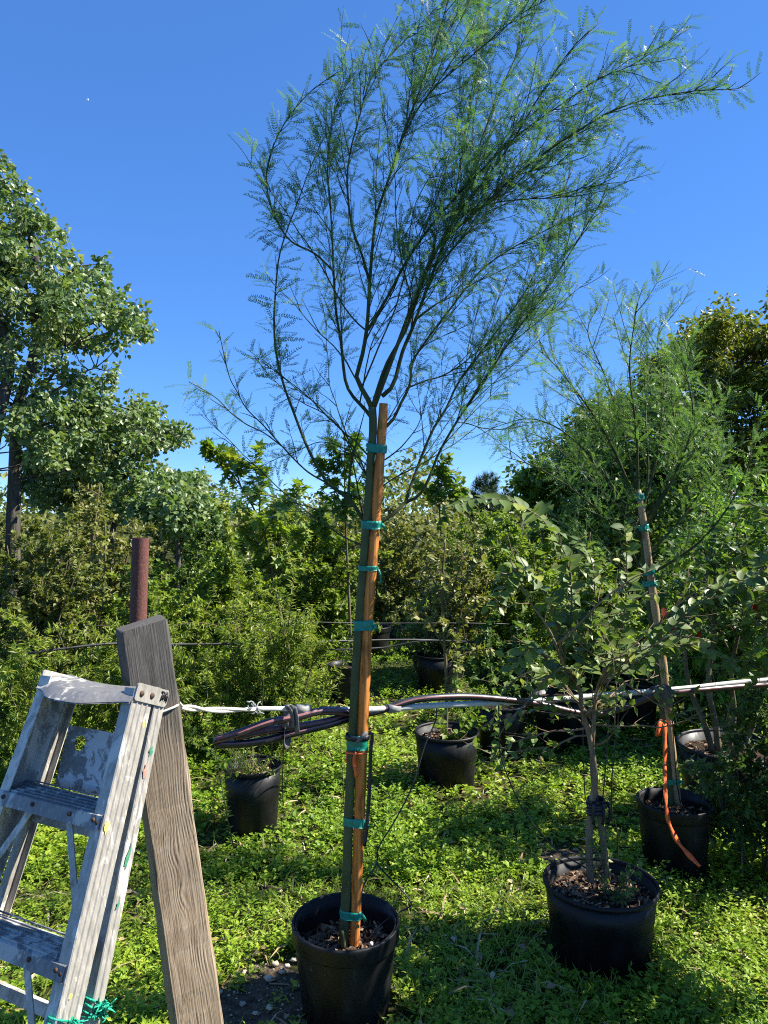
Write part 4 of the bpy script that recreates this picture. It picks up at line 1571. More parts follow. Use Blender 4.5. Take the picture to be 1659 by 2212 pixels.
def main_tree():
    rg = np.random.RandomState(21)
    d = 2.405
    # stake
    stake_px = [(764, 2068, d), (769, 1960, d), (775, 1800, d), (784, 1560, d), (794, 1350, d), (809, 1150, d), (820, 1000, d), (829, 872, d)]
    wood_rod('wooden_stake', 'stake', PL(stake_px), [.0165, .018, .0185, .019, .0175, .0178, .017, .0150], 46, 18, 1,
             'orange-brown round wooden stake tied to the tall feathery tree', 'stake', .028)
    base = np.array(gpt(745, d, .2))
    t = thing('feathery_tree', 'tall feathery-leaved tree tied to an orange-brown stake in black pot', 'tree', base, 'feathery-leaved staked trees')

    def seg(name, pts, r0, r1, n=30, sides=9, mat='limb_bark', pw=1.0):
        p = resample(pts, n)
        tt = np.linspace(0, 1, n)
        b = Buf()
        tube(b, p - base, r0 + (r1 - r0) * tt ** pw, sides)
        b.build(name, mat, t, True)
        return p
    trunk = seg('trunk', PL([(741, 2066, d), (744, 2000, d), (749, 1900, d), (754, 1750, d), (763, 1560, d), (773, 1380, d), (785, 1220, d), (795, 1090, d - .002), (801, 990, d), (806, 925, d), (804, 880, d)]), .0165, .0135, 44, 14, 'green_bark')
    b = Buf()
    tube(b, resample(PL([(744, 2062, d - .02), (741, 2030, d - .028), (740, 2012, d - .03)]), 6) - base, [.010, .0085, .008, .0075, .007, .005], 9)
    b.build('pruned_stub', 'green_bark', t, True)
    # limbs traced from the photograph: (points u,v), depth change at the tip, start radius
    LIMBS = [
        # left, low
        ([(792, 1135), (775, 1108), (758, 1082), (732, 1062), (708, 1044), (684, 1005), (662, 962), (633, 887), (612, 829), (596, 760), (592, 700), (594, 645), (602, 560), (619, 500), (643, 437), (670, 363), (701, 293)], .25, .0105),
        ([(708, 1044), (662, 1017), (612, 967), (571, 921), (533, 883), (512, 846), (496, 815), (483, 762), (473, 715)], -.30, .0048),
        ([(606, 962), (570, 935), (533, 917), (500, 893), (471, 863), (440, 842), (408, 825)], -.42, .0036),
        ([(758, 1095), (720, 1103), (687, 1100), (630, 1084), (579, 1071), (530, 1068), (483, 1073)], -.25, .0032),
        ([(757, 1080), (754, 1050), (757, 1010), (766, 970), (778, 925), (790, 880)], .06, .0085),
        ([(800, 1010), (770, 985), (735, 965), (690, 955), (640, 975), (600, 990), (560, 1010)], .30, .0034),
        # middle
        ([(803, 905), (785, 880), (765, 860), (748, 830), (741, 785), (737, 742), (725, 664), (719, 547), (713, 430), (707, 371), (712, 300), (730, 215), (752, 140)], .35, .0098),
        ([(717, 578), (680, 548), (631, 523), (604, 488), (582, 435), (576, 371), (592, 312), (623, 254), (670, 199), (730, 155)], -.22, .0058),
        ([(805, 890), (791, 855), (770, 815), (781, 775), (793, 703), (799, 605), (807, 508), (815, 460), (838, 391), (858, 332), (890, 240), (930, 130), (960, 30), (985, -60)], -.15, .0130),
        ([(799, 612), (780, 545), (760, 488), (750, 398), (756, 332), (776, 254), (803, 168), (858, 105), (936, 23), (985, -20)], .30, .0072),
        ([(806, 880), (818, 835), (838, 781), (877, 711), (908, 625), (935, 555), (985, 470), (1050, 385), (1110, 300), (1170, 200), (1235, 105), (1300, 45)], -.35, .0105),
        ([(799, 710), (838, 640), (877, 566), (928, 492), (985, 425), (1037, 371), (1121, 290), (1206, 230), (1291, 171), (1356, 145), (1420, 105), (1484, 64)], .10, .0078),
        ([(812, 880), (838, 800), (868, 720), (905, 620), (950, 529), (1035, 452), (1133, 363), (1249, 282), (1334, 235), (1420, 209), (1505, 196), (1590, 192), (1618, 184)], -.45, .0115),
        ([(838, 860), (850, 830), (869, 761), (893, 703), (936, 586), (975, 488), (1014, 391), (1037, 312), (1075, 210), (1120, 110), (1160, 20), (1190, -30)], .28, .0112),
        ([(936, 590), (965, 500), (985, 410), (1003, 300), (1020, 190), (1045, 90), (1062, -20)], .50, .0056),
        ([(838, 392), (870, 290), (905, 200), (950, 100), (1000, 20), (1030, -40)], .40, .0050),
        ([(870, 300), (905, 232), (950, 179), (1035, 107), (1121, 34), (1189, -5)], -.20, .0050),
        ([(915, 640), (960, 560), (1040, 470), (1100, 410), (1180, 340), (1260, 300), (1330, 262)], .45, .0052),
        # right, low
        ([(800, 1135), (824, 1129), (850, 1108), (874, 1088), (884, 1060), (895, 1029), (915, 975), (937, 925), (965, 880), (993, 822), (1065, 726), (1133, 632), (1180, 534), (1205, 440), (1240, 360)], .30, .0100),
        ([(874, 1090), (900, 1074), (916, 1055), (932, 1020), (950, 975), (991, 904), (1030, 848), (1091, 751), (1138, 683), (1215, 572), (1265, 490), (1310, 420)], -.20, .0082),
        ([(838, 940), (850, 905), (862, 879), (884, 835), (888, 805), (886, 790), (916, 742), (975, 664), (1037, 586), (1100, 540), (1164, 505), (1240, 470), (1310, 440)], .42, .0088),
        ([(888, 838), (920, 822), (955, 812), (1000, 785), (1060, 735), (1120, 700), (1180, 680), (1230, 660)], .55, .0046),
        ([(985, 905), (1010, 915), (1045, 925), (1090, 927), (1140, 918)], -.20, .0032),
        ([(985, 470), (1060, 440), (1140, 430), (1220, 425), (1290, 400), (1335, 380)], .05, .0042),
    ]
    limbs = []
    for i, (px, dd, r0) in enumerate(LIMBS):
        n = len(px)
        if dd < 0 and i > 5:
            dd = dd * .3 + .15
        pts = [P(u, v, d + dd * (k / (n - 1)) ** 1.2) for k, (u, v) in enumerate(px)]
        # bring a side limb to the depth of the limb it springs from
        p = np.array(pts)
        if limbs:
            allp = np.concatenate(limbs + [trunk])
            scr = np.stack([allp[:, 0] / allp[:, 1], (allp[:, 2] - CAM_H) / allp[:, 1]], -1)
            tgt = np.array([p[0, 0] / p[0, 1], (p[0, 2] - CAM_H) / p[0, 1]])
            dist = np.linalg.norm(scr - tgt, axis=1)
            # main limbs prefer the trunk, side limbs the nearest wood
            k = np.argmin(dist)
            dj = allp[k, 1]
            pts = [P(u, v, dj + (d + dd - dj) * (q / (n - 1)) ** 1.2) for q, (u, v) in enumerate(px)]
            pts[0] = allp[k] * .6 + np.asarray(pts[0]) * .4
        limbs.append(seg('limb', pts, r0 * .70, .0012, 40, 8, pw=.7))
    # thin wispy branches fanning out round the fork
    wisps = []
    for k in range(16):
        q = trunk[rg.randint(30, 44)] if k % 2 else limbs[rg.choice([6, 8, 10, 12, 13])][rg.randint(2, 9)]
        fan = rg.uniform(-1.0, 1.0)
        d0 = np.array([math.sin(fan), rg.normal() * .25 + .1, math.cos(fan)])
        w = grow(rg, q, d0, rg.uniform(.45, 1.0), 14, .10, (0, 0, .012))
        wisps.append(seg('limb', w, .0030, .0008, 20, 6))
    # fine shoots
    sh1, sh2 = [], []
    for w in wisps:
        sh1 += shoots_from(rg, w, .09, .06, .20, .2, (.3, .9), .06, 6, .08)
    for i, L in enumerate(limbs):
        ln = np.linalg.norm(np.diff(L, axis=0), axis=1).sum()
        low = i in (0, 1, 2, 3, 4, 5, 22)
        left = i in (0, 7)
        sh1 += shoots_from(rg, L, .040 if not low else .13, .14, .58 if not (low or left) else .13, .16 if ln > .8 else .12, (.18, .68), .10 if not low else .05, 8, .06, (.006, 0, .022), .78)
    for s in sh1:
        if len(s) and np.linalg.norm(s[-1] - s[0]) > .14:
            sh2 += shoots_from(rg, s, .10, .06, .22, .2, (.3, .8), .08, 6, .08)
    b = Buf()
    for s in sh1:
        tube(b, s - base, np.linspace(.0018, .0007, len(s)), 5)
    for s in sh2:
        tube(b, s - base, np.linspace(.0012, .0006, len(s)), 4)
    b.build('twig_growth', 'limb_bark', t, True, kind='stuff')
    b = Buf()
    sparse = [limbs[i] for i in (1, 2, 3, 5, 22)]
    feather_leaves(b, rg, sparse, 190, (.05, .085), PINN, .22, .12, .6)
    feather_leaves(b, rg, [limbs[0]], 120, (.07, .11), PINN, .36, .10, .35)
    feather_leaves(b, rg, [limbs[7]], 78, (.06, .10), PINN, .25, .02, .5)
    rest = [L for i, L in enumerate(limbs) if i not in (0, 1, 2, 3, 4, 5, 7, 22)]
    feather_leaves(b, rg, rest, 650, (.06, .105), PINN, .38, .10, .55)
    feather_leaves(b, rg, wisps, 220, (.045, .08), PINN, .2, .08, .6)
    feather_leaves(b, rg, sh1, 5200, (.048, .088), PINN, .1, .08, .65)
    feather_leaves(b, rg, sh2, 2600, (.042, .076), PINN, 0, .06, .7)
    for i in range(len(b.v)):
        b.v[i] = b.v[i] - base
    b.build('foliage', 'feather', t, kind='stuff')

    # green tapes, each wound round trunk and stake
    st = resample(PL(stake_px), 200)

    def at_v(poly, v):
        k = np.argmin(np.abs(CAM_H - (v - 1106) / FPX * poly[:, 1] - poly[:, 2]))
        return poly[k]
    trs = resample(trunk, 200)
    for q, (v, h, tail, lab) in enumerate(((968, .028, 0, 'topmost green tape just below the tall stake top'), (1132, .026, .02, 'green tape at the fork where the two low limbs leave the trunk'), (1228, .016, .05, 'thin green tape with a dangling end on the tall stake'),
                                           (1350, .034, .012, 'broad green tape round trunk and stake level with the hedge'), (1604, .048, .0, 'broad green tape just above the orange ribbon'), (1776, .028, .016, 'green tape halfway between orange ribbon and pot'), (1972, .026, .022, 'lowest green tape just above the big pot'))):
        a, c = at_v(trs, v), at_v(st, v)
        tape_thing(lab, (a + c) / 2, st[100] - st[60], c - a, .0178, .0205, np.linalg.norm(c - a), h, tail, q + 1, 'green tapes round the tall stake')
    # black strap tying the tree to the pipe
    a, c = at_v(trs, 1590), at_v(st, 1590)
    o = (a + c) / 2
    t2 = thing('strap', 'black rubber strap with long hanging end tying the staked trunk to the pipe', 'strap', o, 'dark straps holding hose and pipe')
    b = Buf()
    e = unit(c - a)
    pts = []
    for q in range(25):
        an = q / 24 * 6.2832
        pts.append(e * (.040 * math.cos(an)) + np.array([0, .024 * math.sin(an), .006 * math.sin(an + 1)]))
    strap(b, np.array(pts), .017, .002, up=(1, 0, 0))
    b.build('band', 'black_tape', t2, True)
    b = Buf()
    p = PL([(793, 1582, 2.37), (785, 1590, 2.362), (772, 1602, 2.362), (764, 1612, 2.366)]) - o
    strap(b, resample(p, 8), np.array([.012, .014, .014, .013, .012, .01, .006, .003]), .002, up=(0, -1, 0))
    b.build('short_end', 'grey_tape', t2, True)
    b = Buf()
    p = PL([(796, 1584, 2.372), (803, 1582, 2.372), (804, 1594, 2.376), (801, 1620, 2.38), (799, 1680, 2.385), (796, 1740, 2.39), (792, 1790, 2.39), (787, 1828, 2.385)]) - o
    strap(b, resample(p, 22), .012, .002, up=(.6, -.8, 0))
    b.build('long_end', 'black_tape', t2, True)
    # orange flagging ribbon
    a, c = at_v(trs, 1623), at_v(st, 1623)
    o = (a + c) / 2
    t3 = thing('flagging_ribbon', 'short orange flagging ribbon knotted round the tall stake and trunk', 'ribbon', o, 'orange ribbons')
    b = Buf()
    pts = []
    e = unit(c - a)
    for q in range(25):
        an = q / 24 * 6.2832
        pts.append(e * (.037 * math.cos(an)) + np.array([0, .021 * math.sin(an), .003 * math.sin(2 * an)]))
    strap(b, np.array(pts), .0075, .0015, up=(1, 0, 0))
    b.build('loop', 'orange', t3, True)
    b = Buf()
    p = PL([(768, 1624, 2.378), (766, 1632, 2.37), (765, 1648, 2.374), (768, 1664, 2.372), (770, 1680, 2.374)]) - o
    strap(b, resample(p, 9), np.array([.006, .009, .012, .011, .013, .012, .011, .012, .009]), .0015, up=(.2, -1, 0))
    b.build('tail', 'orange', t3, True)
    b = Buf()
    p = PL([(753, 1624, 2.40), (750, 1630, 2.395), (748, 1640, 2.392), (749, 1648, 2.392)]) - o
    strap(b, resample(p, 7), .006, .0015, up=(.2, -1, 0))
    b.build('tail', 'orange', t3, True)


main_tree()


def second_feathery_tree():
    rg = np.random.RandomState(33)
    d = 3.36
    spx = [(1462, 1738, d), (1456, 1660, d), (1446, 1580, d), (1434, 1450, d), (1420, 1350, d), (1404, 1235, d), (1392, 1140, d), (1378, 1058, d)]
    wood_rod('wooden_stake', 'stake_pale', PL(spx), [.020, .019, .0185, .018, .0175, .017, .016, .0135], 40, 14, 4,
             'pale tan wooden stake standing in the ribbon pot', 'stake', .03)
    base = np.array(gpt(1448, d, .25))
    t = thing('feathery_tree', 'smaller feathery-leaved tree tied to a pale stake in the ribbon pot', 'tree', base, 'feathery-leaved staked trees')

    def seg(name, pts, r0, r1, n=26, sides=8, mat='limb_bark'):
        p = resample(pts, n)
        b = Buf()
        tube(b, p - base, r0 + (r1 - r0) * np.linspace(0, 1, n), sides)
        b.build(name, mat, t, True)
        return p
    tp = [(1448, 1740, d - .02), (1445, 1680, d), (1436, 1580, d), (1422, 1450, d + .02), (1408, 1350, d + .02), (1393, 1235, d + .02), (1388, 1150, d + .02), (1378, 1080, d + .02)]
    trunk = seg('trunk', PL(tp), .0165, .010, 36, 10, 'green_bark')
    spec = [((1395, 1240), [(1330, 1140), (1240, 1060), (1160, 1010), (1085, 985)], -.3), ((1390, 1180), [(1330, 1060), (1240, 950), (1150, 905), (1060, 925)], .2), ((1385, 1120), [(1330, 980), (1270, 880), (1200, 790), (1150, 745)], -.2),
            ((1380, 1080), [(1350, 950), (1310, 820), (1270, 720), (1290, 665)], .3), ((1380, 1080), [(1375, 940), (1360, 800), (1370, 700), (1378, 655)], -.3), ((1385, 1110), [(1420, 980), (1430, 850), (1420, 740), (1435, 680)], .35),
            ((1390, 1150), [(1460, 1020), (1495, 920), (1490, 840), (1470, 770)], -.35), ((1395, 1200), [(1480, 1110), (1540, 1010), (1550, 920), (1530, 850)], .2), ((1400, 1250), [(1500, 1180), (1570, 1100), (1610, 1020), (1630, 960)], -.2),
            ((1392, 1160), [(1330, 1090), (1260, 1020), (1200, 960), (1130, 930)], .45), ((1385, 1110), [(1340, 1010), (1300, 930), (1250, 860), (1220, 800)], .1), ((1388, 1130), [(1400, 1020), (1395, 900), (1400, 800), (1395, 720)], .5),
            ((1400, 1260), [(1330, 1220), (1270, 1180), (1200, 1140)], .25), ((1388, 1130), [(1440, 1050), (1460, 950), (1450, 860), (1455, 790)], .1)]
    limbs = []
    for (s, rest, dd) in spec:
        k = np.argmin(np.abs((trunk[:, 2] - CAM_H) / trunk[:, 1] * -FPX + 1106 - s[1]))
        pts = [trunk[k]] + [P(u, v, d + dd * (i + 1) / len(rest)) for i, (u, v) in enumerate(rest)]
        limbs.append(seg('limb', pts, .0075, .0014))
    sh1, sh2 = [], []
    for L in limbs:
        sh1 += shoots_from(rg, L, .07, .14, .48, .22, (.3, .85), .18, 7, .08, (0, 0, .03))
    for s in sh1:
        sh2 += shoots_from(rg, s, .11, .06, .2, .25, (.35, .8), .1, 5, .08)
    b = Buf()
    for s in sh1:
        tube(b, s - base, np.linspace(.0024, .0009, len(s)), 4)
    for s in sh2:
        tube(b, s - base, np.linspace(.0014, .0007, len(s)), 3)
    b.build('twig_growth', 'green_bark', t, True, kind='stuff')
    b = Buf()
    feather_leaves(b, rg, limbs, 500, (.06, .10), PINN_FAR, .3, .05, .6)
    feather_leaves(b, rg, sh1, 1900, (.055, .095), PINN_FAR, .1, .03, .75)
    feather_leaves(b, rg, sh2, 1000, (.05, .085), PINN_FAR, 0, .02, .8)
    for i in range(len(b.v)):
        b.v[i] = b.v[i] - base
    b.build('foliage', 'feather_light', t, kind='stuff')
    st = resample(PL(spx), 100)

    def at_v(poly, v):
        return poly[np.argmin(np.abs(CAM_H - (v - 1106) / FPX * poly[:, 1] - poly[:, 2]))]
    trs = resample(trunk, 200)
    for q, (v, lab) in enumerate(((1065, 'green tape at the top of the pale stake'), (1140, 'second green tape from the top of the pale stake'), (1233, 'upper of two close green tapes on the pale stake'), (1262, 'lower of two close green tapes on the pale stake'), (1688, 'green tape low on the pale stake above its pot'))):
        a, c = at_v(trs, v), at_v(st, v)
        tape_thing(lab, (a + c) / 2, st[60] - st[30], c - a, .018, .021, max(.02, np.linalg.norm(c - a)), .026, .02, q + 20, 'green tapes round the pale stake')
    o = np.array(P(1434, 1565, 3.31))
    t3 = thing('flagging_ribbon', 'long orange ribbon hanging from the pale stake over its pot', 'ribbon', o, 'orange ribbons')
    b = Buf()
    a = at_v(st, 1562)
    pts = []
    for q in range(21):
        an = q / 20 * 6.2832
        pts.append(a - o + np.array([-.012 + .034 * math.cos(an), .026 * math.sin(an), .004 * math.sin(an)]))
    strap(b, np.array(pts), .012, .0016, up=(1, 0, 0))
    b.build('loop', 'orange', t3, True)
    b = Buf()
    strap(b, resample(PL([(1438, 1562, 3.30), (1428, 1560, 3.295), (1423, 1572, 3.29), (1422, 1590, 3.295)]) - o, 9), np.linspace(.02, .03, 9), .0016, up=(.3, -1, 0))
    b.build('bow', 'orange', t3, True)
    b = Buf()
    p = resample(PL([(1436, 1563, 3.30), (1437, 1600, 3.29), (1436, 1650, 3.27), (1437, 1700, 3.20), (1439, 1735, 3.165), (1442, 1765, 3.165), (1450, 1790, 3.16), (1462, 1815, 3.155), (1480, 1838, 3.15), (1496, 1855, 3.14), (1512, 1872, 3.12)]) - o, 40)
    strap(b, p, .020 + .006 * np.sin(np.arange(40) * 1.1), .0016, up=(.4, -1, 0))
    b.build('tail', 'orange', t3, True)


second_feathery_tree()


# ================================================================== CRAPE MYRTLES
def leafy(buf, rg, polys, n, size, T, t0=0.0, droop=.1, flat=.5, tone=(.45, .2), out=None):
    pts, tan = along(polys, n, rg, t0)
    q = rand_unit(rg, n)
    q[:, 2] *= (1 - flat)
    q = unit(q - tan * np.sum(q * tan, 1, keepdims=True))
    D = unit(tan * .45 + q + np.array([0, 0, -droop]) + rg.normal(size=(n, 3)) * .15)
    N = unit(np.array([0, 0, 1.0]) + rg.normal(size=(n, 3)) * .45)
    S = rg.uniform(*size, n)
    tn = np.clip(rg.normal(*tone, n), 0, 1)
    if out is not None:
        out.append((pts, D, N, S, tn))
        return
    place(buf, T, pts, D, N, S, tn)


def big_leaf_mesh():
    """one oval leaf, folded a little along the midrib"""
    V = [(0, 0, 0)]
    n = 6
    for i in range(1, n):
        t = i / n
        w = .33 * math.sin(math.pi * t ** .8) ** .8
        V += [(-w, t, .07 * w / .33 - .05 * t * t), (0, t, -.05 * t * t - .012), (w, t, .07 * w / .33 - .05 * t * t)]
    V.append((0, 1, -.07))
    F = [(0, 2, 1), (0, 3, 2)]
    for i in range(n - 2):
        a = 1 + 3 * i
        F += [(a, a + 1, a + 4), (a, a + 4, a + 3), (a + 1, a + 2, a + 5), (a + 1, a + 5, a + 4)]
    a = 1 + 3 * (n - 2)
    e = len(V) - 1
    F += [(a, a + 1, e), (a + 1, a + 2, e)]
    return np.array(V), np.array(F)


def crape_myrtle(label, base, trunks, shoots, rgseed, n_small, leaf, n_big, extra_branch=26, reach=(.25, .6), leaf_mat_='crape', upr=(-.1, .35), bark='tan_bark'):
    rg = np.random.RandomState(rgseed)
    base = np.asarray(base, float)
    t = thing('crape_myrtle', label, 'tree', base, 'potted crape myrtles')
    ends = []
    for (pts, r0, r1) in trunks:
        p = resample(pts, 24)
        b = Buf()
        tube(b, p - base, np.linspace(r0, r1, 24) * (1 + rg.normal(size=24) * .05), 10)
        b.build('trunk', bark, t, True)
        ends.append(p)
    br = []
    for p in ends:
        top = p[len(p) // 2:]
        for k in range(extra_branch // len(ends)):
            i = rg.randint(len(top) - 1)
            tan = unit(top[i + 1] - top[i])
            d0 = side_dir(rg, tan, rg.uniform(.5, 1.4), rg.uniform(*upr))
            br.append(grow(rg, top[i], d0, rg.uniform(*reach), 8, .16, (0, 0, .01)))
    for s in shoots:
        p = resample(s, 12)
        br.append(p)
    tw = []
    for p in br:
        tw += shoots_from(rg, p, .065, .08, .26, .2, (.4, 1.0), .08, 6, .12)
    b = Buf()
    for p in br:
        tube(b, p - base, np.linspace(.0042, .0016, len(p)), 6)
    for p in tw:
        tube(b, p - base, np.linspace(.0018, .0008, len(p)), 4)
    b.build('twig_growth', bark, t, True, kind='stuff')
    b = Buf()
    leafy(b, rg, tw + br, n_small, leaf, LEAF4, .15, .15, .4)
    for i in range(len(b.v)):
        b.v[i] = b.v[i] - base
    b.build('foliage', leaf_mat_, t, kind='stuff')
    # large leaves that show one by one, in two rows along the outer shoots
    if n_big:
        V, F = big_leaf_mesh()
        protos = []
        for k, tone in enumerate((.15, .4, .65, .95)):
            bb = Buf()
            bb.add(V, F, tone)
            protos.append(bb)
        meshes = []
        placed = 0
        for p in [resample(s, 26) for s in shoots]:
            seg = np.linalg.norm(np.diff(p, axis=0), axis=1)
            cum = np.concatenate([[0], np.cumsum(seg)])
            s = cum[-1] * .12
            side = 1
            while s < cum[-1] and placed < n_big:
                i = min(np.searchsorted(cum, s, side='right') - 1, len(seg) - 1)
                f = (s - cum[i]) / max(seg[i], 1e-9)
                q = p[i] * (1 - f) + p[i + 1] * f
                tan = unit(p[i + 1] - p[i])
                up = np.array([.1, -.45, .9]) + rg.normal(size=3) * .22
                lat = unit(np.cross(tan, up)) * side
                D = unit(tan * .55 + lat + np.array([0, 0, -.12]) + rg.normal(size=3) * .12)
                X = unit(np.cross(D, up))
                Z = np.cross(X, D)
                sc = rg.uniform(.048, .074) * (1 - .3 * (s / cum[-1]) ** 3)
                k = rg.choice(4, p=[.25, .4, .25, .1])
                if len(meshes) <= k or meshes[k] is None:
                    while len(meshes) <= k:
                        meshes.append(None)
                    ob = protos[k].build('leaf', leaf_mat_, t, True)
                    meshes[k] = ob.data
                else:
                    ob = bpy.data.objects.new('leaf', meshes[k])
                    COL.objects.link(ob)
                    ob.parent = t
                q0 = q - base
                ob.matrix_local = Matrix(((X[0] * sc, D[0] * sc, Z[0] * sc, q0[0]), (X[1] * sc, D[1] * sc, Z[1] * sc, q0[1]), (X[2] * sc, D[2] * sc, Z[2] * sc, q0[2]), (0, 0, 0, 1)))
                placed += 1
                side = -side
                s += rg.uniform(.010, .019)
    return t


dp = 2.72
crape_myrtle('twin-trunked crape myrtle with oval leaves in the squat oval pot', gpt(1290, dp, .21),
             [(PL([(1276, 1905, dp - .02), (1272, 1830, dp), (1277, 1740, dp - .01), (1286, 1690, dp - .02), (1282, 1640, dp - .02), (1272, 1585, dp - .02), (1258, 1540, dp - .03), (1252, 1490, dp - .05), (1220, 1440, dp - .15), (1195, 1380, dp - .3)]), .0142, .005),
              (PL([(1312, 1900, dp + .02), (1304, 1830, dp), (1297, 1770, dp + .02), (1284, 1700, dp + .02), (1279, 1640, dp + .04), (1283, 1560, dp + .03), (1290, 1490, dp + .03), (1330, 1440, dp + .02), (1380, 1390, dp - .05)]), .0128, .005)],
             [PL([(1215, 1435, 2.60), (1200, 1330, 2.5), (1160, 1250, 2.4), (1120, 1225, 2.34), (1085, 1275, 2.3), (1072, 1312, 2.28)]),
              PL([(1215, 1435, 2.60), (1235, 1330, 2.56), (1225, 1210, 2.52), (1180, 1130, 2.5), (1110, 1085, 2.46), (1030, 1078, 2.42), (980, 1095, 2.4)]),
              PL([(1290, 1485, 2.72), (1330, 1400, 2.66), (1352, 1300, 2.6), (1353, 1200, 2.56), (1350, 1130, 2.54)]),
              PL([(1252, 1485, 2.66), (1270, 1400, 2.56), (1285, 1290, 2.5), (1275, 1200, 2.45), (1250, 1165, 2.42)]),
              PL([(1290, 1485, 2.72), (1390, 1420, 2.6), (1480, 1330, 2.5), (1560, 1270, 2.44), (1640, 1245, 2.4), (1690, 1255, 2.4)]),
              PL([(1330, 1440, 2.72), (1420, 1400, 2.7), (1500, 1395, 2.64), (1560, 1420, 2.6), (1600, 1450, 2.55)]),
              PL([(1252, 1490, 2.66), (1200, 1440, 2.6), (1160, 1400, 2.56), (1130, 1410, 2.52), (1105, 1450, 2.5)]),
              PL([(1252, 1490, 2.68), (1170, 1450, 2.8), (1110, 1470, 2.9), (1075, 1520, 2.95), (1060, 1580, 2.98)]),
              PL([(1290, 1485, 2.72), (1310, 1420, 2.62), (1300, 1350, 2.52), (1320, 1290, 2.46), (1350, 1265, 2.42)]),
              PL([(1380, 1400, 2.67), (1440, 1330, 2.6), (1500, 1280, 2.55), (1540, 1265, 2.5)])],
             41, 600, (.030, .055), 295, 24, (.2, .5), upr=(-.4, .12))
dp4 = 3.85
crape_myrtle('many-stemmed dark shrub rising from the large pot near the pipe end', gpt(1580, dp4, .37),
             [(PL([(1540, 1625, dp4), (1520, 1560, dp4), (1495, 1500, dp4), (1480, 1420, dp4), (1490, 1330, dp4), (1510, 1240, dp4)]), .016, .006),
              (PL([(1552, 1625, dp4), (1545, 1560, dp4 - .02), (1530, 1480, dp4 - .04), (1540, 1380, dp4), (1545, 1270, dp4), (1535, 1180, dp4)]), .018, .006),
              (PL([(1575, 1625, dp4 + .05), (1585, 1540, dp4 + .05), (1580, 1450, dp4), (1600, 1350, dp4), (1620, 1260, dp4)]), .017, .006),
              (PL([(1600, 1625, dp4 - .05), (1640, 1530, dp4 - .05), (1660, 1420, dp4), (1690, 1320, dp4)]), .016, .006)],
             [PL([(1490, 1330, 3.85), (1450, 1290, 3.7), (1420, 1270, 3.6), (1400, 1300, 3.5)]), PL([(1545, 1270, 3.85), (1580, 1210, 3.7), (1640, 1190, 3.6), (1690, 1200, 3.5)]), PL([(1600, 1350, 3.8), (1630, 1400, 3.6), (1640, 1460, 3.4), (1620, 1520, 3.3)])],
             42, 3000, (.035, .06), 0, 44, (.3, .75), 'dark', bark='twig')


def trunk_strap():
    o = np.array(P(1287, 1742, 2.715))
    t = thing('strap', 'black rubber strap wound round the twin myrtle trunks', 'strap', o, 'dark straps holding hose and pipe')
    b = Buf()
    for k in range(4):
        pts = []
        for q in range(21):
            an = q / 20 * 6.2832
            pts.append(np.array([(.031 + .002 * (k % 2)) * math.cos(an), (.024 + .002 * (k % 2)) * math.sin(an), .022 - .015 * k + .005 * math.sin(an + k)]))
        strap(b, np.array(pts), .017, .003, up=(1, 0, 0))
    b.build('band', 'black_tape', t, True)
    b = Buf()
    for q, dx in enumerate((-.022, .012, .030)):
        p0 = np.array([dx, -.028, .02])
        strap(b, resample([p0, p0 + np.array([.004, -.012, .012]), p0 + np.array([.006 * q, -.010, -.035]), p0 + np.array([.004, -.004, -.075])], 8), .013, .002, up=(0, -1, 0))
    b.build('loose_end', 'black_tape', t, True)


trunk_strap()


def red_leaves():
    rg = np.random.RandomState(8)
    spots = [('red autumn leaf hanging low by the pale stake', (1432, 1312, 2.55)), ('red autumn leaf nearest the drooping myrtle shoots', (1452, 1352, 2.58)), ('small red leaf among the dark shrub twigs', (1515, 1362, 2.6)), ('red leaf high over the pipe end', (1622, 1300, 2.5))]
    V, F = big_leaf_mesh()
    for i, (lab, p) in enumerate(spots):
        b = Buf()
        place(b, (V, F), np.array([P(*p)]), np.array([[rg.normal() * .4, -.3, -1]]), np.array([[rg.normal() * .4, -1, .2]]), np.array([.038]), np.array([rg.rand()]))
        tag(b.build('red_leaf', 'red_leaf', smooth=True), lab, 'leaf', 'red leaves among the crape myrtles')


red_leaves()


# potted myrtle added just outside the frame on the right to shade the foreground
dq = 2.35
qb = np.array((1.72, 2.38, .24))
pot('black pot of the myrtle added to shade the foreground weeds', (1.72, 2.38, 0), .20, .29, 'lip', 'pot', .05, 15, chips=0)
crape_myrtle('spreading crape myrtle added to shade the foreground weeds', qb,
             [(np.array([qb, qb + (.0, -.02, .4), qb + (-.06, -.06, .8), qb + (-.12, -.10, 1.2)]), .016, .006), (np.array([qb + (.03, 0, 0), qb + (.05, .0, .4), qb + (.12, -.02, .8), qb + (.16, -.1, 1.3)]), .015, .006), (np.array([qb + (0, .03, 0), qb + (-.05, .08, .4), qb + (-.05, .2, .8), qb + (-.08, .3, 1.2)]), .015, .006)],
             [], 43, 5800, (.04, .07), 0, 90, (.3, .75))


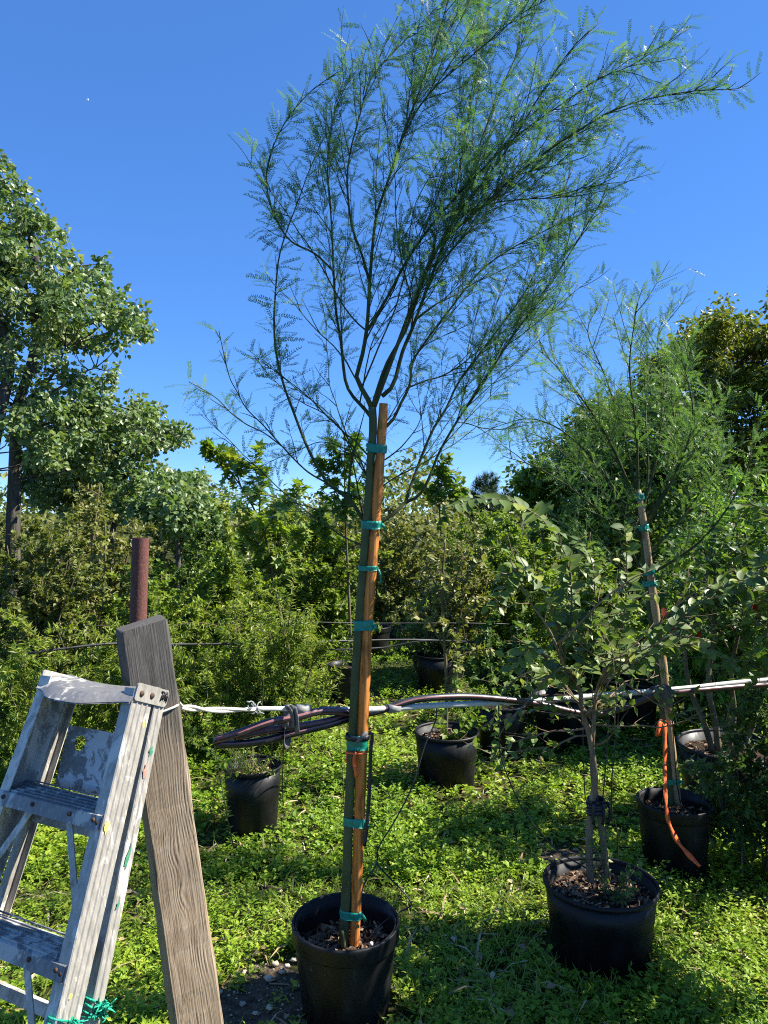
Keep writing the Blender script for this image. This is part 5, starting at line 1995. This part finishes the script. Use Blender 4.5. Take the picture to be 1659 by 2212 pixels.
# low sprouts in pots
def sprout(label, base, n_stem, h, leaf, T, mat, nl, seed, spread=.5, bark='twig', group=None, droop=.15, stem_r=.002):
    rg = np.random.RandomState(seed)
    base = np.asarray(base, float)
    t = thing('sprout', label, 'plant', base, group)
    st = []
    for k in range(n_stem):
        a = rg.rand() * 6.28
        d0 = np.array([math.cos(a) * spread, math.sin(a) * spread, 1])
        st.append(grow(rg, rg.normal(size=3) * np.array([.02, .02, 0]), d0, h * rg.uniform(.5, 1), 7, .12, (0, 0, -.03)))
    b = Buf()
    for p in st:
        tube(b, p, np.linspace(stem_r, stem_r * .4, len(p)), 5)
    b.build('stem', bark, t, True)
    b = Buf()
    leafy(b, rg, st, nl, leaf, T, .1, droop, .3)
    b.build('foliage', mat, t, kind='stuff')


sprout('leafy green basal sprouts at the foot of the twin trunks', gpt(1330, 2.66, .215), 9, .26, (.018, .032), LEAF4, 'crape', 170, 61, .75)
sprout('small leafy sprout climbing the strapped twin trunks', gpt(1292, 2.70, .32), 5, .30, (.016, .03), LEAF4, 'crape', 70, 62, .2)
sprout('low round-leaved growth filling the pot behind the staked trunk', gpt(985, 4.35, .27), 12, .34, (.028, .048), HEART, 'gum', 160, 63, .8)
sprout('thin weeds growing in the old dusty pot', gpt(546, 3.75, .29), 24, .40, (.02, .036), NARROW, 'willow', 460, 64, 1.0)
sprout('bright vine trailing down the front of the old dusty pot', gpt(505, 3.56, .34), 5, .42, (.024, .036), LEAF4, 'weed', 110, 65, .5, droop=.4)
# ================================================================== SHRUBS
def shrub(label, u0, u1, vtop, d, T, size, mat, n, seed, stems=16, depth=None, whips=0, bark='twig', name='shrub', cat='shrub', group='background shrubs', z0=0.12, droop=.15, ragged=.25, tone=(.45, .2), trop=.0, twigvis=1.0):
    rg = np.random.RandomState(seed)
    x0, x1 = (u0 - 829.5) / FPX * d, (u1 - 829.5) / FPX * d
    W = (x1 - x0) / 2
    H = CAM_H - (vtop - 1106) / FPX * d
    Dp = depth if depth else max(.35, W * .8)
    base = np.array([(x0 + x1) / 2, d, 0.0])
    t = thing(name, label, cat, base, group)
    main, br, tw = [], [], []
    for k in range(stems):
        a, rr = rg.rand() * 6.283, math.sqrt(rg.rand())
        x, y = W * rr * math.cos(a), Dp * rr * math.sin(a)
        z = H * (1 - rr ** 2.6 * .55) * (1 - ragged * rg.rand() ** 1.5)
        b0 = np.array([x * .35 + rg.normal() * .03, y * .35 + rg.normal() * .03, 0])
        mid = np.array([x * .62, y * .62, z * .55]) + rg.normal(size=3) * .05 * H
        main.append(resample([b0, mid, np.array([x, y, z])], 12))
    for p in main:
        br += shoots_from(rg, p, H * .085, H * .16, H * .36, .10, (.5, 1.2), .05, 7, .14, (0, 0, trop))
    for p in br:
        tw += shoots_from(rg, p, H * .075, H * .06, H * .15, .15, (.4, 1.1), 0, 5, .16, (0, 0, trop))
    wh = []
    for k in range(whips):
        p = main[rg.randint(len(main))]
        d0 = np.array([rg.normal() * .7, rg.normal() * .4 - .2, rg.uniform(.4, 1.2)])
        wh.append(grow(rg, p[-3], d0, H * rg.uniform(.3, .7), 9, .08, (rg.normal() * .05, 0, -.07)))
    allp = main + br + tw + wh
    b = Buf()
    for p in main:
        tube(b, p, np.linspace(.011, .003, len(p)) * twigvis * (H / 1.5), 6)
    b.build('branchwork', bark, t, True, kind='stuff')
    b = Buf()
    for p in br + wh:
        tube(b, p, np.linspace(.0042, .0014, len(p)) * twigvis * (H / 1.5), 4)
    for p in tw:
        tube(b, p, np.linspace(.002, .0009, len(p)) * (H / 1.5), 3)
    b.build('twig_growth', bark, t, True, kind='stuff')
    b = Buf()
    leafy(b, rg, br + tw, int(n * (.9 if whips else 1)), size, T, .05, droop, .3, tone)
    if whips:
        leafy(b, rg, wh, int(n * .1), size, T, .1, droop, .3, (.65, .2))
    b.build('foliage', mat, t, kind='stuff')
    return t


SH = [
    # left, near: fine-leaved hedge beyond the ladder
    ('fine-leaved bright shrub low behind the ladder', -70, 240, 1385, 4.3, NARROW, (.035, .060), 'willow', 6500, dict(whips=10, stems=20)),
    ('dense fine-leaved shrub between the ladder and the old dusty pot', 170, 470, 1315, 4.7, NARROW, (.034, .058), 'willow', 8000, dict(whips=10, stems=22)),
    ('fine-leaved shrub with arching green whips left of the tall stake', 420, 745, 1290, 5.0, NARROW, (.034, .058), 'willow', 9000, dict(whips=16, stems=24)),
    ('oval-leaved shrub behind the rusty pipe', 190, 420, 1190, 5.9, LEAF2, (.036, .06), 'yellow', 5200, dict(whips=5)),
    ('dull olive shrub left of the rusty pipe', -60, 250, 1120, 5.8, LEAF2, (.034, .06), 'olive', 9500, dict(stems=22, ragged=.3)),
    ('mid-green shrub rising behind the whip-shooted shrub', 340, 600, 1165, 6.6, LEAF2, (.04, .07), 'willow', 6500, dict(whips=6)),
    ('greyish twiggy shrub under the far cottonwood', 40, 350, 1030, 8.2, LEAF2, (.05, .085), 'olive', 5600, dict(ragged=.45, stems=20, tone=(.65, .2), twigvis=1.5)),
    ('dark leafy shrub behind the low yellow-leaved sapling', 330, 560, 1120, 8.8, LEAF2, (.05, .085), 'dark', 5200, dict(ragged=.3)),
    ('mid-green shrub directly left of the tall staked trunk', 560, 790, 1105, 7.6, LEAF2, (.045, .075), 'willow', 6500, dict(whips=4, tone=(.35, .2))),
    # middle
    ('small-leaved dull shrub right behind the tall staked trunk', 690, 960, 1085, 9.5, LEAF2, (.05, .085), 'olive', 5600, dict(tone=(.6, .2), ragged=.35)),
    ('twiggy olive-green shrub right of the tall stake', 840, 1070, 1095, 6.9, LEAF2, (.035, .06), 'olive', 6200, dict(ragged=.4, stems=18, tone=(.55, .25), z0=.5)),
    ('yellow-green shrub behind the arching myrtle shoot', 1000, 1230, 1100, 7.4, LEAF2, (.045, .075), 'yellow', 5600, dict(ragged=.35)),
    ('yellowing shrub behind the twin-trunked myrtle', 1180, 1440, 1190, 6.2, LEAF2, (.04, .07), 'yellow', 6000, dict(ragged=.3)),
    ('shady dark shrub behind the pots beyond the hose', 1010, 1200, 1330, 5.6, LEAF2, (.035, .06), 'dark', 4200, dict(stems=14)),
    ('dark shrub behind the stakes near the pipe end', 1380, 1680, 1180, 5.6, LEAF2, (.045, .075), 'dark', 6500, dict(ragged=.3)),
    ('bright lance-leaved shrub over the pipe end', 1470, 1760, 985, 5.0, NARROW, (.07, .13), 'lance', 3600, dict(ragged=.35, stems=18, droop=.3, z0=.6)),
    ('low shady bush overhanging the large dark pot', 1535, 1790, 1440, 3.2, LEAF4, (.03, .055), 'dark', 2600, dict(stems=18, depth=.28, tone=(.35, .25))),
    # far row closing the view
    ('far pale shrub at the left end of the far row', -220, 120, 1075, 12.5, LEAF2, (.08, .13), 'olive', 3200, dict(ragged=.3)),
    ('far shrub under the far spreading tree', 280, 520, 1085, 13.0, LEAF2, (.08, .13), 'cotton', 3200, dict(ragged=.3, tone=(.6, .2))),
    ('far rounded shrub left of the tall staked trunk', 490, 760, 1090, 13.5, LEAF2, (.08, .13), 'willow', 3400, dict(ragged=.25)),
    ('far shrub seen beyond the forked trunk', 700, 1000, 1070, 14.5, LEAF2, (.08, .13), 'olive', 3400, dict(ragged=.3, tone=(.7, .2))),
    ('far bushy shrub below the little pines', 940, 1260, 1085, 14.0, LEAF2, (.08, .13), 'yellow', 3400, dict(ragged=.3)),
    ('far dark shrub below the bronze tree', 1200, 1560, 1060, 13.0, LEAF2, (.08, .13), 'dark', 3600, dict(ragged=.3)),
    ('far dark shrub at the right end of the far row', 1500, 1900, 1060, 12.0, LEAF2, (.08, .13), 'dark', 3600, dict(ragged=.3)),
]
for i, (lab, u0, u1, vt, d, T, sz, mat, n, kw) in enumerate(SH):
    kw = dict(kw)
    kw.pop('z0', None)
    shrub(lab, u0, u1, vt, d, T, (sz[0] * .85, sz[1] * .9), mat, int(n * 2.0), 100 + i, **kw)


# saplings with large lobed leaves
def sapling(label, trunk, limbs, n, T, size, mat, seed, r0=.018, name='sapling', bark='twig', tone=(.5, .25), group='young saplings in the hedge', tuft=.05):
    rg = np.random.RandomState(seed)
    tr = resample(PL(trunk), 20)
    base = tr[0].copy()
    t = thing(name, label, 'tree', base, group)
    b = Buf()
    tube(b, tr - base, np.linspace(r0, r0 * .3, 20), 8)
    b.build('trunk', bark, t, True)
    br = []
    for L in limbs:
        br.append(resample(PL(L), 12))
    tw = []
    for p in br + [tr[10:]]:
        tw += shoots_from(rg, p, .10, .10, .34, .1, (.5, 1.1), .1, 6, .14)
    b = Buf()
    for p in br:
        tube(b, p - base, np.linspace(r0 * .45, .003, len(p)), 6)
    for p in tw:
        tube(b, p - base, np.linspace(.0035, .0015, len(p)), 4)
    b.build('branchwork', bark, t, True, kind='stuff')
    b = Buf()
    leafy(b, rg, tw + br, n, size, T, .25, .35, .2, tone)
    for i in range(len(b.v)):
        b.v[i] = b.v[i] - base
    b.build('foliage', mat, t, kind='stuff')


D1 = 6.9
sapling('leaning sapling with large yellow-green lobed leaves left of the tall tree', [(640, 1470, D1), (600, 1300, D1), (570, 1150, D1), (520, 1050, D1), (470, 985, D1)],
        [[(520, 1050, D1), (500, 1000, D1), (445, 960, D1)], [(560, 1120, D1), (560, 1050, D1), (545, 1000, D1)], [(570, 1150, D1), (610, 1090, D1), (640, 1065, D1)], [(590, 1250, D1), (560, 1180, D1), (520, 1130, D1)], [(590, 1250, D1), (640, 1180, D1), (650, 1130, D1)], [(600, 1300, D1), (560, 1250, D1), (540, 1220, D1)]],
        620, LOBED, (.08, .15), 'gum', 201, tone=(.6, .25))
D2 = 7.4
sapling('upright sapling with lobed leaves behind the tall staked trunk', [(760, 1440, D2), (752, 1250, D2), (745, 1080, D2), (745, 940, D2)],
        [[(750, 1120, D2), (720, 1050, D2), (700, 1010, D2)], [(748, 1100, D2), (790, 1040, D2), (810, 1010, D2)], [(746, 1040, D2), (720, 980, D2), (725, 950, D2)], [(746, 1020, D2), (770, 970, D2), (765, 945, D2)], [(752, 1200, D2), (700, 1150, D2), (680, 1110, D2)]],
        520, LOBED, (.07, .13), 'gum', 202, tone=(.4, .22))
D3 = 9.0
sapling('slim sapling between the right-hand low limbs of the tall tree', [(960, 1380, D3), (955, 1200, D3), (948, 1080, D3), (945, 985, D3)],
        [[(950, 1100, D3), (925, 1060, D3), (900, 1050, D3)], [(950, 1090, D3), (980, 1060, D3), (1010, 1055, D3)], [(948, 1060, D3), (960, 1020, D3), (965, 1000, D3)]], 420, LEAF2, (.08, .13), 'gum', 203, tone=(.45, .25))
D4 = 9.5
sapling('bright-leaved sapling in front of the dark round tree', [(1180, 1350, D4), (1175, 1200, D4), (1165, 1090, D4), (1160, 1010, D4)],
        [[(1170, 1120, D4), (1135, 1080, D4), (1125, 1050, D4)], [(1168, 1100, D4), (1200, 1060, D4), (1215, 1050, D4)], [(1172, 1160, D4), (1210, 1120, D4), (1230, 1110, D4)], [(1165, 1080, D4), (1150, 1040, D4), (1145, 1015, D4)]], 480, HEART, (.09, .15), 'gum', 204, tone=(.4, .25))
D5 = 4.4
sapling('thin grey-trunked sapling standing in the pot behind the staked trunk', [(962, 1600, D5), (965, 1480, D5), (958, 1360, D5), (955, 1260, D5), (962, 1170, D5)],
        [[(962, 1420, D5), (1000, 1340, D5), (1040, 1290, D5)], [(960, 1400, D5), (920, 1330, D5), (890, 1300, D5)], [(957, 1320, D5), (985, 1250, D5), (1000, 1200, D5)], [(957, 1300, D5), (930, 1240, D5), (915, 1200, D5)], [(962, 1440, D5), (1010, 1410, D5), (1060, 1400, D5)], [(965, 1540, D5), (985, 1500, D5), (990, 1430, D5)]],
        620, LEAF2, (.03, .055), 'olive', 205, r0=.014, tone=(.7, .2))


# ================================================================== FAR TREES

def inside(poly, x, y):
    poly = np.asarray(poly, float)
    r = np.zeros(len(x), bool)
    j = len(poly) - 1
    for i in range(len(poly)):
        xi, yi = poly[i]
        xj, yj = poly[j]
        c = ((yi > y) != (yj > y)) & (x < (xj - xi) * (y - yi) / (yj - yi + 1e-9) + xi)
        r ^= c
        j = i
    return r


def crown_tree(label, d, trunks, limbs, outline, T, size, mat, tufts, per, seed, thick=1.3, bark='grey_bark', group='trees beyond the nursery', tone=(.45, .2), tuft_r=.24, gap=.35, name='broadleaf_tree'):
    """trunks: (points, radius); limbs: point lists; outline: how far the crown reaches, in photograph pixels at depth d"""
    rg = np.random.RandomState(seed)
    base = np.array(P(*trunks[0][0][0]))
    t = thing(name, label, 'tree', base, group)
    wood = []
    for pts, r in trunks:
        p = resample(PL(pts), 22)
        wood.append(p)
        b = Buf()
        tube(b, p - base, np.linspace(r, r * .4, 22) * (1 + rg.normal(size=22) * .03), 12)
        b.build('trunk', bark, t, True)
    for pts in limbs:
        p = resample(PL(pts), 16)[:13]
        wood.append(p)
        b = Buf()
        tube(b, p - base, np.linspace(.045, .010, 13) * (d / 12), 8)
        b.build('limb', bark, t, True)
    W = np.concatenate([w[len(w) // 3:] for w in wood])
    o = np.asarray(outline, float)
    lo, hi = o.min(0), o.max(0)
    u, v = rg.uniform(lo[0], hi[0], tufts * 12), rg.uniform(lo[1], hi[1], tufts * 12)
    k = inside(o, u, v)
    # airy places in the crown
    g = np.sin(u * .055 + 1.3 * np.sin(v * .04 + seed)) * np.sin(v * .06 + 1.1 * np.sin(u * .035))
    k &= (g > -gap) | (rg.rand(len(u)) < .25)
    u, v = u[k][:tufts], v[k][:tufts]
    n = len(u)
    ext = np.minimum(1, np.minimum((u - lo[0]) / 60, (hi[0] - u) / 60) * .5 + .5)
    dep = d + rg.uniform(-1, 1, n) * thick * ext
    C = np.stack([(u - 829.5) / FPX * d, dep, CAM_H - (v - 1106) / FPX * d], -1)
    b = Buf()
    for c in C:
        dist = np.linalg.norm((W - c) * np.array([1, .7, 1]), axis=1) + np.maximum(0, W[:, 2] - c[2] + .2) * 1.2
        s = W[np.argmin(dist)]
        q = (s + c) / 2 + np.array([0, 0, -.06 * np.linalg.norm(c - s)]) + rg.normal(size=3) * .05 * np.linalg.norm(c - s)
        tube(b, resample([s, q, c], 6) - base, np.linspace(.014, .004, 6) * (d / 12), 4)
    b.build('twig_growth', bark, t, True, kind='stuff')
    b = Buf()
    idx = np.repeat(np.arange(n), per)
    m = len(idx)
    sq = np.stack([rg.uniform(.6, 1.5, n), rg.uniform(.6, 1.3, n), rg.uniform(.5, 1.0, n)], -1)[idx]
    off = np.clip(rg.normal(size=(m, 3)), -1.6, 1.6) * tuft_r * sq * .56
    D = unit(off + np.array([0, 0, -.5 * tuft_r]) + rg.normal(size=(m, 3)) * tuft_r * .6)
    N = unit(np.array([0.2, -.3, .5]) + rg.normal(size=(m, 3)) * .8)
    tn = np.clip(rg.normal(*tone, m) + rg.normal(size=n)[idx] * .12, 0, 1)
    place(b, T, C[idx] + off - base, D, N, rg.uniform(*size, m), tn)
    b.build('foliage', mat, t, kind='stuff')
    return t


GV = lambda dd: 1106 + CAM_H * FPX / dd
crown_tree('tall cottonwood with pale green leaves and dark trunk at the far left', 12.0,
           [([(26, GV(12), 12), (28, 1150, 12), (33, 1000, 12), (38, 880, 12), (70, 780, 12), (90, 640, 12), (60, 480, 12)], .125), ([(-40, GV(11.4), 11.4), (-20, 1000, 11.4), (2, 880, 11.4), (20, 780, 11.6), (-10, 640, 11.8)], .15)],
           [[(38, 880, 12), (75, 850, 11.8), (120, 800, 11.6), (160, 700, 11.5)], [(70, 780, 12), (150, 720, 12.2), (230, 690, 12.3), (300, 690, 12.3)], [(90, 640, 12), (150, 590, 12), (200, 540, 12)], [(38, 880, 12), (110, 850, 12.3), (190, 800, 12.5), (250, 790, 12.5)], [(80, 700, 12), (40, 560, 12.3), (20, 440, 12.3)], [(33, 950, 12), (90, 920, 11.8), (150, 900, 11.6)]],
           [(-150, 400), (0, 392), (35, 396), (62, 412), (85, 450), (105, 500), (146, 525), (168, 510), (192, 524), (222, 545), (226, 565), (210, 595), (250, 620), (270, 655), (302, 688), (306, 705), (280, 745), (246, 765), (200, 800), (190, 870), (200, 920), (180, 1010), (90, 1000), (60, 900), (-150, 900)],
           HEART, (.06, .105), 'cotton', 270, 78, 301, tuft_r=.20, gap=.22)
crown_tree('lower spreading tree with small grey-green leaves right of the cottonwood', 14.0,
           [([(235, GV(14), 14), (245, 1150, 14), (262, 1060, 14), (290, 990, 14), (330, 950, 14)], .09)],
           [[(270, 1030, 14), (220, 960, 14), (160, 900, 14)], [(290, 990, 14), (290, 920, 14), (270, 860, 14)], [(300, 980, 14), (350, 940, 13.8), (395, 915, 13.8)], [(262, 1060, 14), (200, 1040, 14), (120, 1010, 14)], [(262, 1060, 14), (330, 1060, 14), (400, 1070, 14)]],
           [(215, 882), (250, 858), (300, 866), (325, 888), (330, 910), (380, 903), (395, 922), (365, 945), (315, 985), (335, 1040), (400, 1030), (455, 1060), (450, 1110), (380, 1130), (200, 1110), (60, 1080), (60, 960), (150, 885)],
           HEART, (.065, .115), 'cotton', 260, 64, 302, tuft_r=.21, tone=(.4, .2), gap=.3)
crown_tree('small round grey-green tree behind the leaning sapling', 12.0, [([(385, GV(12), 12), (385, 1150, 12), (388, 1070, 12)], .06)], [[(386, 1110, 12), (410, 1080, 12), (425, 1050, 12)], [(386, 1110, 12), (360, 1080, 12), (355, 1060, 12)]],
           [(350, 1030), (385, 1012), (420, 1030), (450, 1075), (440, 1150), (350, 1150), (325, 1085)], HEART, (.065, .115), 'cotton', 80, 60, 303, tuft_r=.2, tone=(.35, .2))
crown_tree('bronze-green tree against the sky right of the smaller feathery tree', 11.5,
           [([(1535, GV(11.5), 11.5), (1535, 1120, 11.5), (1540, 950, 11.5), (1545, 820, 11.5), (1552, 680, 11.5)], .10)],
           [[(1540, 950, 11.5), (1500, 850, 11.5), (1480, 730, 11.5)], [(1540, 950, 11.5), (1580, 850, 11.5), (1600, 740, 11.5)], [(1540, 1000, 11.5), (1480, 900, 11.5), (1430, 800, 11.5)], [(1535, 1060, 11.5), (1470, 1020, 11.3), (1420, 980, 11.3)], [(1535, 1060, 11.5), (1600, 1000, 11.5), (1630, 950, 11.5)]],
           [(1422, 765), (1440, 742), (1462, 756), (1480, 705), (1498, 712), (1508, 745), (1528, 692), (1550, 662), (1572, 690), (1590, 745), (1608, 705), (1630, 740), (1640, 1050), (1440, 1080), (1400, 950), (1432, 880), (1410, 835)],
           LEAF2, (.06, .105), 'bronze', 330, 64, 304, tuft_r=.17, gap=.2)
crown_tree('bronze-green tree cut by the frame beside the bright lance-leaved shrub', 11.0,
           [([(1690, GV(11), 11), (1690, 1100, 11), (1690, 900, 11), (1690, 660, 11)], .10)],
           [[(1690, 900, 11), (1650, 800, 11), (1640, 700, 11)], [(1690, 950, 11), (1750, 850, 11), (1760, 750, 11)], [(1690, 1000, 11), (1640, 950, 11), (1615, 900, 11)]],
           [(1618, 715), (1640, 655), (1658, 628), (1720, 630), (1800, 700), (1800, 1080), (1620, 1080), (1605, 900)],
           LEAF2, (.06, .105), 'bronze', 240, 64, 305, tuft_r=.17, gap=.25)
crown_tree('dense dark-leaved tree behind the smaller feathery tree', 10.0,
           [([(1310, GV(10), 10), (1310, 1150, 10), (1315, 1020, 10), (1320, 900, 10)], .10)],
           [[(1315, 1020, 10), (1260, 960, 10), (1230, 920, 10)], [(1315, 1020, 10), (1380, 940, 10), (1420, 860, 10)], [(1310, 1100, 10), (1220, 1060, 10), (1150, 1020, 10)], [(1310, 1100, 10), (1400, 1060, 10), (1450, 1000, 10)]],
           [(1125, 1015), (1150, 1000), (1180, 1035), (1232, 938), (1262, 890), (1330, 872), (1395, 835), (1435, 842), (1475, 910), (1480, 1150), (1200, 1180), (1135, 1085)],
           LEAF2, (.055, .10), 'dark', 330, 64, 306, tuft_r=.20, gap=.6)


def pine(label, u, vtop, d, w, seed):
    rg = np.random.RandomState(seed)
    base = np.array(gpt(u, d))
    H = CAM_H - (vtop - 1106) / FPX * d
    t = thing('pine_tree', label, 'tree', base, 'little far pines')
    b = Buf()
    tr = np.array([(0, 0, 0), (.05, 0, H * .5), (0, 0, H)])
    tube(b, resample(tr, 14), np.linspace(.10, .02, 14), 8)
    b.build('trunk', 'grey_bark', t, True)
    br = []
    for k in range(46):
        z = H * rg.uniform(.45, 1.0)
        a = rg.rand() * 6.28
        L = w * (1.1 - z / H) * 1.6 + .15
        br.append(grow(rg, (0, 0, z), (math.cos(a), math.sin(a), .35), L * rg.uniform(.7, 1.1), 6, .1, (0, 0, .06)))
    b2 = Buf()
    for p in br:
        tube(b2, p, np.linspace(.02, .006, len(p)), 4)
    b2.build('branchwork', 'grey_bark', t, True, kind='stuff')
    b = Buf()
    leafy(b, rg, br, 9000, (.16, .30), BLADE, .2, -.25, 0)
    b.build('foliage', 'needle', t, kind='stuff')


pine('rounded little pine on the skyline above the arching myrtle shoot', 1052, 1035, 26, 1.1, 401)
pine('smaller dark pine tip beside the rounded skyline pine', 1100, 1075, 30, .7, 402)


def far_wood():
    """the far belt of scrub and trees that reads as one mass along the skyline"""
    rg = np.random.RandomState(77)
    b = Buf()
    n = 34000
    a = rg.uniform(-1, 1, n) * .95
    d = rg.uniform(24, 40, n)
    x = np.tan(a) * d
    top = 2.3 + .9 * np.sin(x * .55 + 1) + .6 * np.sin(x * 1.3) + .35 * np.sin(x * 3.1 + d)
    z = top * rg.rand(n) ** .6
    place(b, LEAF2, np.stack([x, d, z], -1), rand_unit(rg, n), unit(np.array([0, -.3, 1.0]) + rg.normal(size=(n, 3)) * .6), rg.uniform(.16, .34, n), np.clip(rg.normal(.45 + .2 * np.sin(x * .8), .2, n), 0, 1))
    o = b.build('far_wood', 'olive', kind='stuff')
    o['label'] = 'far belt of dull green scrub along the skyline'
    o['category'] = 'wood'


far_wood()

# tall single whips standing up out of the near hedge
def whip(label, pts, n, seed, size=(.02, .036), T=NARROW, mat='willow', r=.0028):
    rg = np.random.RandomState(seed)
    p = resample(PL(pts), 26)
    base = p[0].copy()
    t = thing('whip_shoot', label, 'shoot', base, 'tall green shoots in front of the hedge')
    b = Buf()
    tube(b, p - base, np.linspace(r, r * .35, 26), 5)
    b.build('stem', 'green_bark', t, True)
    b = Buf()
    leafy(b, rg, [p - base], n, size, T, .0, .15, .2, (.6, .2))
    b.build('foliage', mat, t, kind='stuff')


whip('long pale shoot slanting up left of the rusty pipe', [(40, 1700, 4.0), (75, 1460, 3.95), (120, 1390, 3.9), (180, 1300, 3.85), (260, 1200, 3.8), (330, 1130, 3.75), (400, 1075, 3.7)], 20, 501, (.015, .025))
whip('leafy shoot rising between the post and the old dusty pot', [(505, 1830, 3.3), (490, 1760, 3.3), (470, 1650, 3.3), (455, 1560, 3.3), (447, 1490, 3.3), (450, 1420, 3.3)], 130, 502)
whip('leafy shoot standing just left of the tall staked trunk', [(745, 1800, 3.6), (742, 1700, 3.6), (735, 1600, 3.6), (730, 1500, 3.6), (742, 1420, 3.6), (760, 1350, 3.6)], 150, 503)
whip('thin shoot arching across the hedge left of the tall stake', [(330, 1560, 4.2), (420, 1400, 4.1), (500, 1340, 4.0), (600, 1320, 3.9), (690, 1345, 3.9)], 60, 504)
whip('thin shoot rising straight out of the middle hedge', [(560, 1600, 4.4), (570, 1440, 4.4), (556, 1300, 4.4), (540, 1190, 4.4)], 70, 505)
whip('round-leaved vine climbing in front of the dark pots', [(1000, 1560, 4.1), (985, 1500, 4.1), (988, 1440, 4.1), (985, 1395, 4.1)], 26, 506, (.03, .045), HEART, 'gum')
whip('round-leaved vine hanging right of the black sapling pot', [(1060, 1440, 3.9), (1075, 1530, 3.85), (1068, 1600, 3.8), (1080, 1660, 3.8)], 60, 507, (.025, .042), HEART, 'gum')
